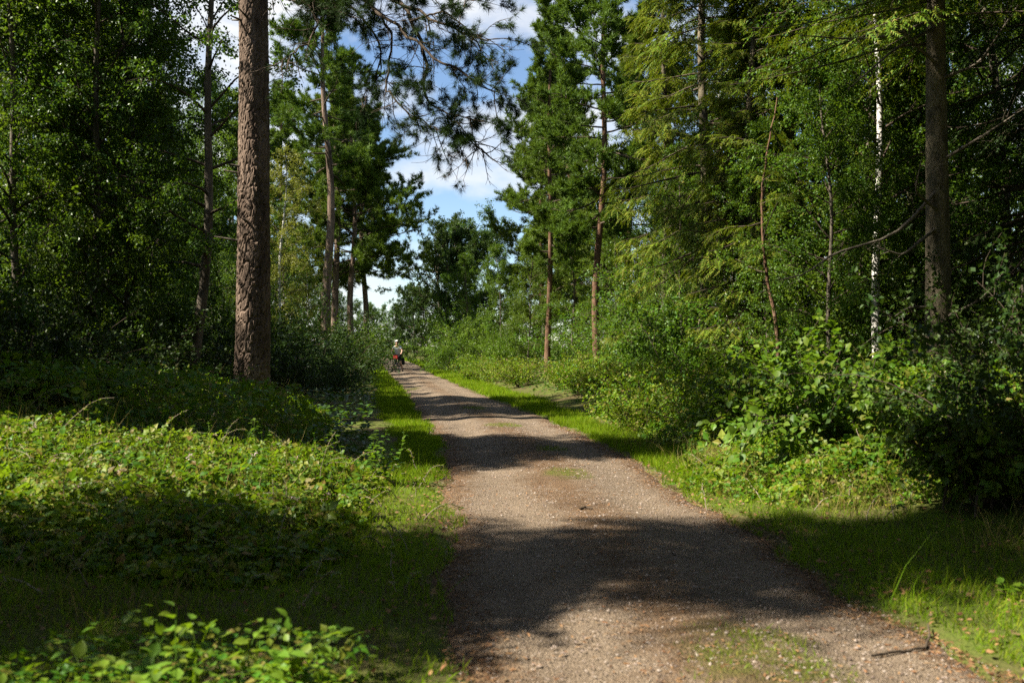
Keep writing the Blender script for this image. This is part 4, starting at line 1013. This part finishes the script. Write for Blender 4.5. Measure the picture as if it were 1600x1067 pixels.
def hazel(name, label, c, rad, H, nleaf, nfill, seed, size=.115, mat='hazel_leaf'):
    rs = np.random.default_rng(seed); z0 = float(base_h(np.array(c[0]), np.array(c[1])))
    root = empty(name, (c[0], c[1], z0)); tag(root, label, 'bush')
    ns = 26; az = rs.uniform(0, 6.28, ns); el = np.radians(rs.uniform(25, 85, ns)); D = np.stack([np.cos(az) * np.cos(el), np.sin(az) * np.cos(el), np.sin(el)], -1)
    L = 1 / np.sqrt((np.cos(el) / rad) ** 2 + (np.sin(el) / H) ** 2) * rs.uniform(.8, 1.08, ns)
    C = grow(np.stack([rs.normal(0, .2, ns), rs.normal(0, .2, ns), np.full(ns, -.05)], -1), D, L, 8, np.linspace(-.05, .16, 8), .09, rs)
    g = Geo(); tubes(g, C, np.full((ns, 1), .013) * np.linspace(1, .25, 9)[None], 5)
    Q, T, own, _ = sample(C, 9, .2, 1, rs); B2 = grow(Q, nrm(T + rdir(len(Q), rs) * .9), L[own] * .25 + .1, 4, .06, .14, rs)
    tubes(g, B2, np.full((len(Q), 1), .005) * np.linspace(1, .4, 5)[None], 4); ob('stems', g.mesh('hazel_stems', [M['twig']], True), root)['kind'] = 'stuff'
    k = max(4, int(np.ceil((nleaf + nfill) / len(Q)))); Pl, Tl, _, _ = sample(B2, k, .1, 1.08, rs); n = len(Pl)
    Pl = Pl + rs.normal(0, .04, (n, 3)); Pl[:, 2] = np.maximum(Pl[:, 2], .03)
    outw = nrm(Pl * [1, 1, .8]); ax = nrm(Tl * .3 + rdir(n, rs) * .7 + outw * .3 + [0, 0, -.35]); NR = nrm(rdir(n, rs) * .5 + outw * .55 + [0, 0, .75]); S = size * rs.uniform(.55, 1.2, n)
    # the leaves on the side of the track show largest: those become single leaves
    front = -(Pl[:, 1]) * .8 - Pl[:, 0] * .4 + np.abs(Pl[:, 2]) * .35 + S * 4 + rs.normal(0, .25, n); order = np.argsort(-front); a_, b_ = order[:nleaf], order[nleaf:]
    ms = [leaf_mesh('hazel_leaf', M[mat], s + 20) for s in range(4)]
    place_leaves(root, Pl[a_], ax[a_], NR[a_], S[a_], ms)
    g = Geo(); inst(g, LEAF6_V, LEAF6_F, Pl[b_], frames(ax[b_], NR[b_]), S[b_]); f = ob('inner_foliage', g.mesh('hazel_fill', [M[mat]]), root); f['kind'] = 'stuff'
    return root
hazel('hazel_bush', 'large broad-leaved hazel bush sunlit on the right bank', (px(1330, 11.6), 11.6), 1.4, 1.42, 290, 6000, 51, .095)
hazel('hazel_bush', 'shaded hazel bush at the right edge below the big trunk', (px(1560, 8.7), 8.7), .95, .85, 200, 3200, 52, .085)
hazel('hazel_bush', 'hazel bush with a leafy arm reaching towards the track behind the big one', (px(1180, 14.2), 14.2), 1.35, 1.15, 200, 3000, 53, .10)

SMALL = []
def small_plant(name, label, x, y, H, n, mat, size, seed, cat='plant', lean=.25, ns=5):
    rs = np.random.default_rng(seed); root = empty(name, (x, y, float(base_h(np.array(x), np.array(y))))); tag(root, label, cat)
    SMALL.append(root)
    az = rs.uniform(0, 6.28, ns); D = np.stack([np.cos(az) * lean, np.sin(az) * lean, np.ones(ns)], -1)
    C = grow(np.stack([rs.normal(0, .04, ns), rs.normal(0, .04, ns), np.zeros(ns)], -1), D, H * rs.uniform(.7, 1.05, ns), 6, .02, .07, rs)
    g = Geo(); tubes(g, C, np.full((ns, 1), .004) * np.linspace(1, .5, 7)[None], 4); ob('stems', g.mesh(name + '_stems', [M['shrub_leaf']], True), root)['kind'] = 'stuff'
    Q, T, _, tq = sample(C, n, .2, 1.02, rs); nn = len(Q)
    place_leaves(root, Q, nrm(rdir(nn, rs) * [1, 1, .2] + T * .25), nrm(rdir(nn, rs) * .3 + [0, 0, 1]), size * (1.2 - .6 * tq), [leaf_mesh(name + '_leaf', M[mat], seed + i) for i in range(2)])
small_plant('nettle_plant', 'upright nettle clump at the edge of the sunlit thicket by the track', px(598, 11.0), 11.0, .62, 16, 'shrub_leaf', .09, 61, ns=6)
its = []
for q, (xp, Yd) in enumerate([(60, 8.6), (150, 9.6), (235, 8.2), (330, 10.1), (420, 8.9), (505, 9.8), (110, 10.8), (390, 11.2), (545, 8.8)]):
    small_plant('nettle_plant', '', px(xp, Yd), Yd, random.uniform(.6, .85), 12, 'shrub_leaf', .075, 70 + q, ns=4)
    its.append((xp, Yd, SMALL[-1]))
single_out(its, 'upright nettle')
small_plant('seedling', 'bright leafy seedling in the grass at the right edge', px(1572, 6.15), 6.15, .16, 5, 'hazel_leaf', .085, 62, lean=.6, ns=3)
small_plant('thistle', 'small upright weed on the grassy right verge', px(1085, 12.2), 12.2, .38, 12, 'shrub_leaf', .07, 63, ns=2)

# ------------------------------------------------------------------ sticks
def stick(name, label, pts, r, mat='dead_wood', cat='stick'):
    P = np.array(pts, float); o0 = P[0].copy(); root_p = P - o0
    s = np.linspace(0, len(P) - 1, 4 * len(P)); Q = np.stack([np.interp(s, np.arange(len(P)), root_p[:, k]) for k in range(3)], -1)
    Q[1:-1] += np.random.default_rng(len(label)).normal(0, r * .35, Q[1:-1].shape)
    g = Geo(); tubes(g, Q, np.linspace(r, r * .55, len(Q)), 7)
    n = len(Q); sd = 7
    g.add(np.concatenate([Q[:1] - [0, 0, 0]]), np.zeros((0, 3)))
    tag(ob(name, g.mesh(name, [M[mat]], True), None, o0), label, cat)
def gp(xp, yp, up=.012):
    Yd = 2400 / (yp - 540); x = px(xp, Yd); return (x, Yd, float(surf_h(np.array(x), np.array(Yd))) + up)
stick('twig', 'dark bent twig lying on the track near the right edge', [gp(1362, 1031), gp(1408, 1024), gp(1448, 1017), gp(1452, 998, .02), gp(1449, 984, .03)], .008, 'twig')
stick('twig', 'short dark twig lying in the middle of the sunlit track', [gp(905, 803), gp(915, 801), gp(925, 803)], .012, 'twig')
stick('twig', 'pale thin twig in the shaded grass at the left edge', [gp(18, 925, .03), gp(40, 932, .04), gp(68, 945, .03)], .007, 'dead_wood')
stick('dead_cane', 'pale forked dead cane sticking up behind the sunlit thicket', [at(232, 668, 14.2), at(255, 648, 14.2), at(276, 630, 14.2), at(268, 631, 14.2), at(240, 605, 14.3)], .012)
stick('dead_cane', 'thin pale dead stalk beside the forked cane', [at(236, 665, 14.5), at(234, 640, 14.5), at(227, 624, 14.5)], .010)
stick('dead_cane', 'pale dead stick slanting over the shaded hazel by the big right trunk', [at(1483, 596, 13.4), at(1470, 588, 13.5), at(1495, 560, 13.6)], .012)

# ------------------------------------------------------------------ cyclist
def skin_body(name, verts, edges, radii, mats, parent, rootv=0, sub=2):
    me = bpy.data.meshes.new(name); me.from_pydata([Vector(v) for v in verts], edges, []); o = ob(name, me, parent)
    o.modifiers.new('skin', 'SKIN'); sm = o.modifiers.new('subd', 'SUBSURF'); sm.levels = sub; sm.render_levels = sub
    if not me.skin_vertices: 
        bpy.context.view_layer.objects.active = o
        bpy.ops.mesh.customdata_skin_add()
    for i, r in enumerate(radii): me.skin_vertices[0].data[i].radius = (r, r) if not isinstance(r, tuple) else r
    me.skin_vertices[0].data[rootv].use_root = True
    for mm in mats: me.materials.append(mm)
    o.modifiers[0].use_smooth_shade = True
    return o
M['skin'] = plain_mat('skin', (.42, .24, .17), .55, .3, 0, .1)
M['shirt'] = plain_mat('shirt', (.50, .53, .56), .85, .2, 0, .15)
M['shorts'] = plain_mat('shorts', (.02, .022, .026), .85, .2)
M['helmet'] = plain_mat('helmet', (.62, .58, .54), .4, .5, 0, .15)
M['black'] = plain_mat('black_rubber', (.012, .012, .012), .7, .3)
M['metal'] = plain_mat('bike_metal', (.05, .05, .055), .35, .6, .6)
M['red_bag'] = plain_mat('red_bag', (.32, .02, .015), .6, .4)
M['shoe'] = plain_mat('shoe', (.06, .055, .05), .7, .3)
M['hair'] = plain_mat('hair', (.05, .03, .02), .6, .3)
CY = 58.5; cxw = px(621, CY); czw = float(path_h(np.array(cxw), np.array(CY))); crz = -.08
def bicycle():
    root = empty('bicycle', (cxw, CY, czw), crz); tag(root, 'dark touring bicycle ridden towards the viewer on the far track', 'bicycle')
    for yw in (-.55, .52):
        w_ = empty('wheel', (0, yw, .345)); w_.parent = root
        a = np.linspace(0, 2 * np.pi, 33); ring = np.stack([0 * a, np.cos(a), np.sin(a)], -1)
        g = Geo(); tubes(g, ring * .325, np.full(33, .022), 8); ob('tyre', g.mesh('tyre', [M['black']], True), w_)
        g = Geo(); tubes(g, ring * .30, np.full(33, .010), 6); tubes(g, np.array([[-.05, 0, 0], [.05, 0, 0]]), np.array([.025, .025]), 8); ob('rim', g.mesh('rim', [M['metal']], True), w_)
        g = Geo(); b = np.linspace(0, 2 * np.pi, 24, endpoint=False)
        S = np.stack([np.stack([.03 * (-1) ** np.arange(24), 0 * b, 0 * b], -1), np.stack([0 * b, .3 * np.cos(b), .3 * np.sin(b)], -1)], 1); tubes(g, S, np.full((24, 2), .0018), 3); ob('spokes', g.mesh('spokes', [M['metal']]), w_)
    def T(pairs, r, name, mat='metal'):
        g = Geo()
        for p, q in pairs: tubes(g, np.array([p, q], float), np.array([r, r]), 8)
        return ob(name, g.mesh(name, [M[mat]], True), root)
    T([((0, .18, .86), (0, .08, .30)), ((0, .17, .80), (0, -.36, .86)), ((0, .08, .30), (0, -.38, .76)), ((.05, .52, .345), (0, .15, .75)), ((-.05, .52, .345), (0, .15, .75)), ((.05, .52, .345), (0, .08, .3)), ((-.05, .52, .345), (0, .08, .3)), ((0, -.36, .88), (0, -.39, .72))], .017, 'frame')
    T([((.055, -.55, .345), (.055, -.42, .70)), ((-.055, -.55, .345), (-.055, -.42, .70)), ((-.055, -.42, .70), (.055, -.42, .70)), ((0, -.42, .70), (0, -.37, .95))], .014, 'fork')
    T([((-.31, -.36, 1.02), (-.12, -.42, 1.01)), ((-.12, -.42, 1.01), (.12, -.42, 1.01)), ((.12, -.42, 1.01), (.31, -.36, 1.02)), ((0, -.38, .93), (0, -.42, 1.01))], .014, 'handlebar')
    T([((-.33, -.34, 1.02), (-.22, -.39, 1.02)), ((.22, -.39, 1.02), (.33, -.34, 1.02))], .019, 'grips', 'black')
    g = Geo(); tubes(g, np.array([[0, .02, .94], [0, .12, .955], [0, .22, .96], [0, .30, .965], [0, .33, .96]]), np.array([.02, .035, .065, .075, .03]), 10); tubes(g, np.array([[0, .2, .80], [0, .2, .94]]), np.array([.014, .014]), 8); ob('saddle', g.mesh('saddle', [M['black']], True), root)
    T([((-.12, .08, .30), (.12, .08, .30)), ((.09, .08, .30), (.09, -.02, .16)), ((-.09, .08, .30), (-.09, .18, .44)), ((.08, -.02, .16), (.18, -.02, .16)), ((-.08, .18, .44), (-.18, .18, .44))], .012, 'cranks')
    T([((-.1, .3, .72), (-.1, .72, .72)), ((.1, .3, .72), (.1, .72, .72)), ((-.1, .72, .72), (.1, .72, .72)), ((.06, .52, .345), (.1, .6, .72)), ((-.06, .52, .345), (-.1, .6, .72))], .008, 'rack')
def bag(name, label, cxx, cyb, czb, w_, d_, h_, mat, flap=True):
    import bmesh
    bm = bmesh.new(); bmesh.ops.create_cube(bm, size=1)
    for v in bm.verts:
        v.co.x *= w_ * (1.0 if v.co.z < 0 else .9); v.co.y *= d_ * (1.0 if v.co.z < 0 else .82); v.co.z *= h_
    bmesh.ops.bevel(bm, geom=bm.edges[:], offset=min(w_, d_, h_) * .18, segments=3, affect='EDGES')
    me = bpy.data.meshes.new(name); bm.to_mesh(me); bm.free(); me.materials.append(M[mat])
    R = Matrix.Rotation(crz, 3, 'Z'); p = R @ Vector((cxx, cyb, czb)); 
    root = empty(name, (cxw + p.x, CY + p.y, czw + p.z), crz); tag(root, label, 'bag'); ob('body', me, root)
    bm = bmesh.new(); bmesh.ops.create_cube(bm, size=1)
    for v in bm.verts: v.co.x *= w_ * .98; v.co.y *= d_ * .9; v.co.z *= .035
    bmesh.ops.bevel(bm, geom=bm.edges[:], offset=.012, segments=2, affect='EDGES'); m2 = bpy.data.meshes.new(name + '_lid'); bm.to_mesh(m2); bm.free(); m2.materials.append(M['black']); ob('lid', m2, root, (0, 0, h_ * .5 + .01))
bicycle()
bag('handlebar_bag', 'red bag hung on the front of the bicycle', 0, -.55, .86, .28, .17, .24, 'red_bag')
bag('pannier', 'black pannier bag on the side of the bicycle away from the thicket', .24, .45, .58, .17, .30, .40, 'black')
bag('pannier', 'black pannier bag half hidden behind the cyclist on the shaded side of the bicycle', -.24, .52, .56, .14, .28, .34, 'black')
def person():
    root = empty('person', (cxw, CY, czw), crz); tag(root, 'cyclist in pale helmet and light grey shirt astride the bicycle', 'person')
    v = [(0, .12, .96), (0, .08, 1.12), (0, .0, 1.32), (0, -.06, 1.46), (0, -.09, 1.54), (0, -.13, 1.62), (0, -.14, 1.72)]; e = [(i, i + 1) for i in range(6)]
    r = [(.15, .11), (.14, .10), (.165, .11), (.12, .09), .055, (.075, .085), (.075, .09)]
    for s in (-1, 1):
        b = len(v); v += [(s * .17, -.05, 1.44), (s * .29, -.10, 1.22), (s * .29, -.30, 1.07), (s * .28, -.345, 1.055), (s * .27, -.40, 1.05)]; r += [.058, .042, .032, .03, .026]
        e += [(3, b), (b, b + 1), (b + 1, b + 2), (b + 2, b + 3), (b + 3, b + 4)]
        for f in range(4):
            c = len(v); ox = (f - 1.5) * .019; v += [(s * (.27 + ox), -.43, 1.055), (s * (.27 + ox), -.445, 1.03), (s * (.27 + ox), -.425, 1.008)]; r += [.009, .0085, .008]; e += [(b + 4, c), (c, c + 1), (c + 1, c + 2)]
        c = len(v); v += [(s * .24, -.37, 1.035), (s * .235, -.40, 1.012)]; r += [.011, .009]; e += [(b + 3, c), (c, c + 1)]
        b = len(v); v += [(s * .10, .10, .90), (s * .20, .0, .50), (s * .29, .06, .09), (s * .30, -.02, .05), (s * .31, -.12, .04)]; r += [.085, .056, .038, .04, .032]
        e += [(0, b), (b, b + 1), (b + 1, b + 2), (b + 2, b + 3), (b + 3, b + 4)]
    skin_body('body', v, e, r, [M['skin']], root)
    v = [(0, .12, .99), (0, .08, 1.12), (0, .0, 1.32), (0, -.06, 1.45)]; r = [(.175, .135), (.17, .13), (.19, .135), (.13, .11)]; e = [(0, 1), (1, 2), (2, 3)]
    for s in (-1, 1): b = len(v); v += [(s * .17, -.05, 1.44), (s * .25, -.08, 1.29)]; r += [.08, .066]; e += [(3, b), (b, b + 1)]
    skin_body('shirt', v, e, r, [M['shirt']], root)
    v = [(0, .12, .97)]; r = [(.17, .135)]; e = []
    for s in (-1, 1): b = len(v); v += [(s * .10, .10, .88), (s * .175, .02, .58)]; r += [.11, .085]; e += [(0, b), (b, b + 1)]
    skin_body('shorts', v, e, r, [M['shorts']], root)
    for s in (-1, 1): skin_body('shoe', [(s * .29, .08, .06), (s * .30, -.02, .05), (s * .31, -.15, .04)], [(0, 1), (1, 2)], [.05, .052, .042], [M['shoe']], root)
    # helmet: vented shell
    import bmesh
    bm = bmesh.new(); bmesh.ops.create_uvsphere(bm, u_segments=20, v_segments=12, radius=1)
    for q in bm.verts: q.co.x *= .098; q.co.y *= .128; q.co.z *= .095
    bmesh.ops.delete(bm, geom=[q for q in bm.verts if q.co.z < -.02], context='VERTS')
    for q in bm.verts: q.co *= 1 + .03 * math.cos(6 * math.atan2(q.co.x, .04))
    me = bpy.data.meshes.new('helmet'); bm.to_mesh(me); bm.free(); me.materials.append(M['helmet']); h = ob('helmet', me, root, (0, -.135, 1.735)); sd = h.modifiers.new('solid', 'SOLIDIFY'); sd.thickness = .014
    g = Geo(); 
    for s in (-1, 1):
        tubes(g, np.array([[s * .03, -.226, 1.705], [s * .034, -.232, 1.705]]), np.array([.011, .004]), 8)
    ob('eyes', g.mesh('eyes', [M['hair']], True), root)
    g = Geo(); tubes(g, np.array([[0, -.222, 1.70], [0, -.248, 1.665], [0, -.225, 1.655]]), np.array([.008, .015, .008]), 8)
    for s in (-1, 1): tubes(g, np.array([[s * .085, -.13, 1.70], [s * .092, -.12, 1.675], [s * .084, -.125, 1.65]]), np.array([.012, .016, .009]), 8)
    ob('nose_and_ears', g.mesh('nose', [M['skin']], True), root)
    g = Geo(); tubes(g, np.array([[-.03, -.215, 1.625], [0, -.222, 1.622], [.03, -.215, 1.625]]), np.array([.004, .007, .004]), 6); ob('mouth', g.mesh('mouth', [plain_mat('lips', (.30, .10, .08))], True), root)
    g = Geo(); tubes(g, np.array([[0, -.05, 1.74], [0, -.045, 1.66], [0, -.06, 1.60]]), np.array([.07, .075, .05]), 10); ob('hair', g.mesh('hair', [M['hair']], True), root)
person()
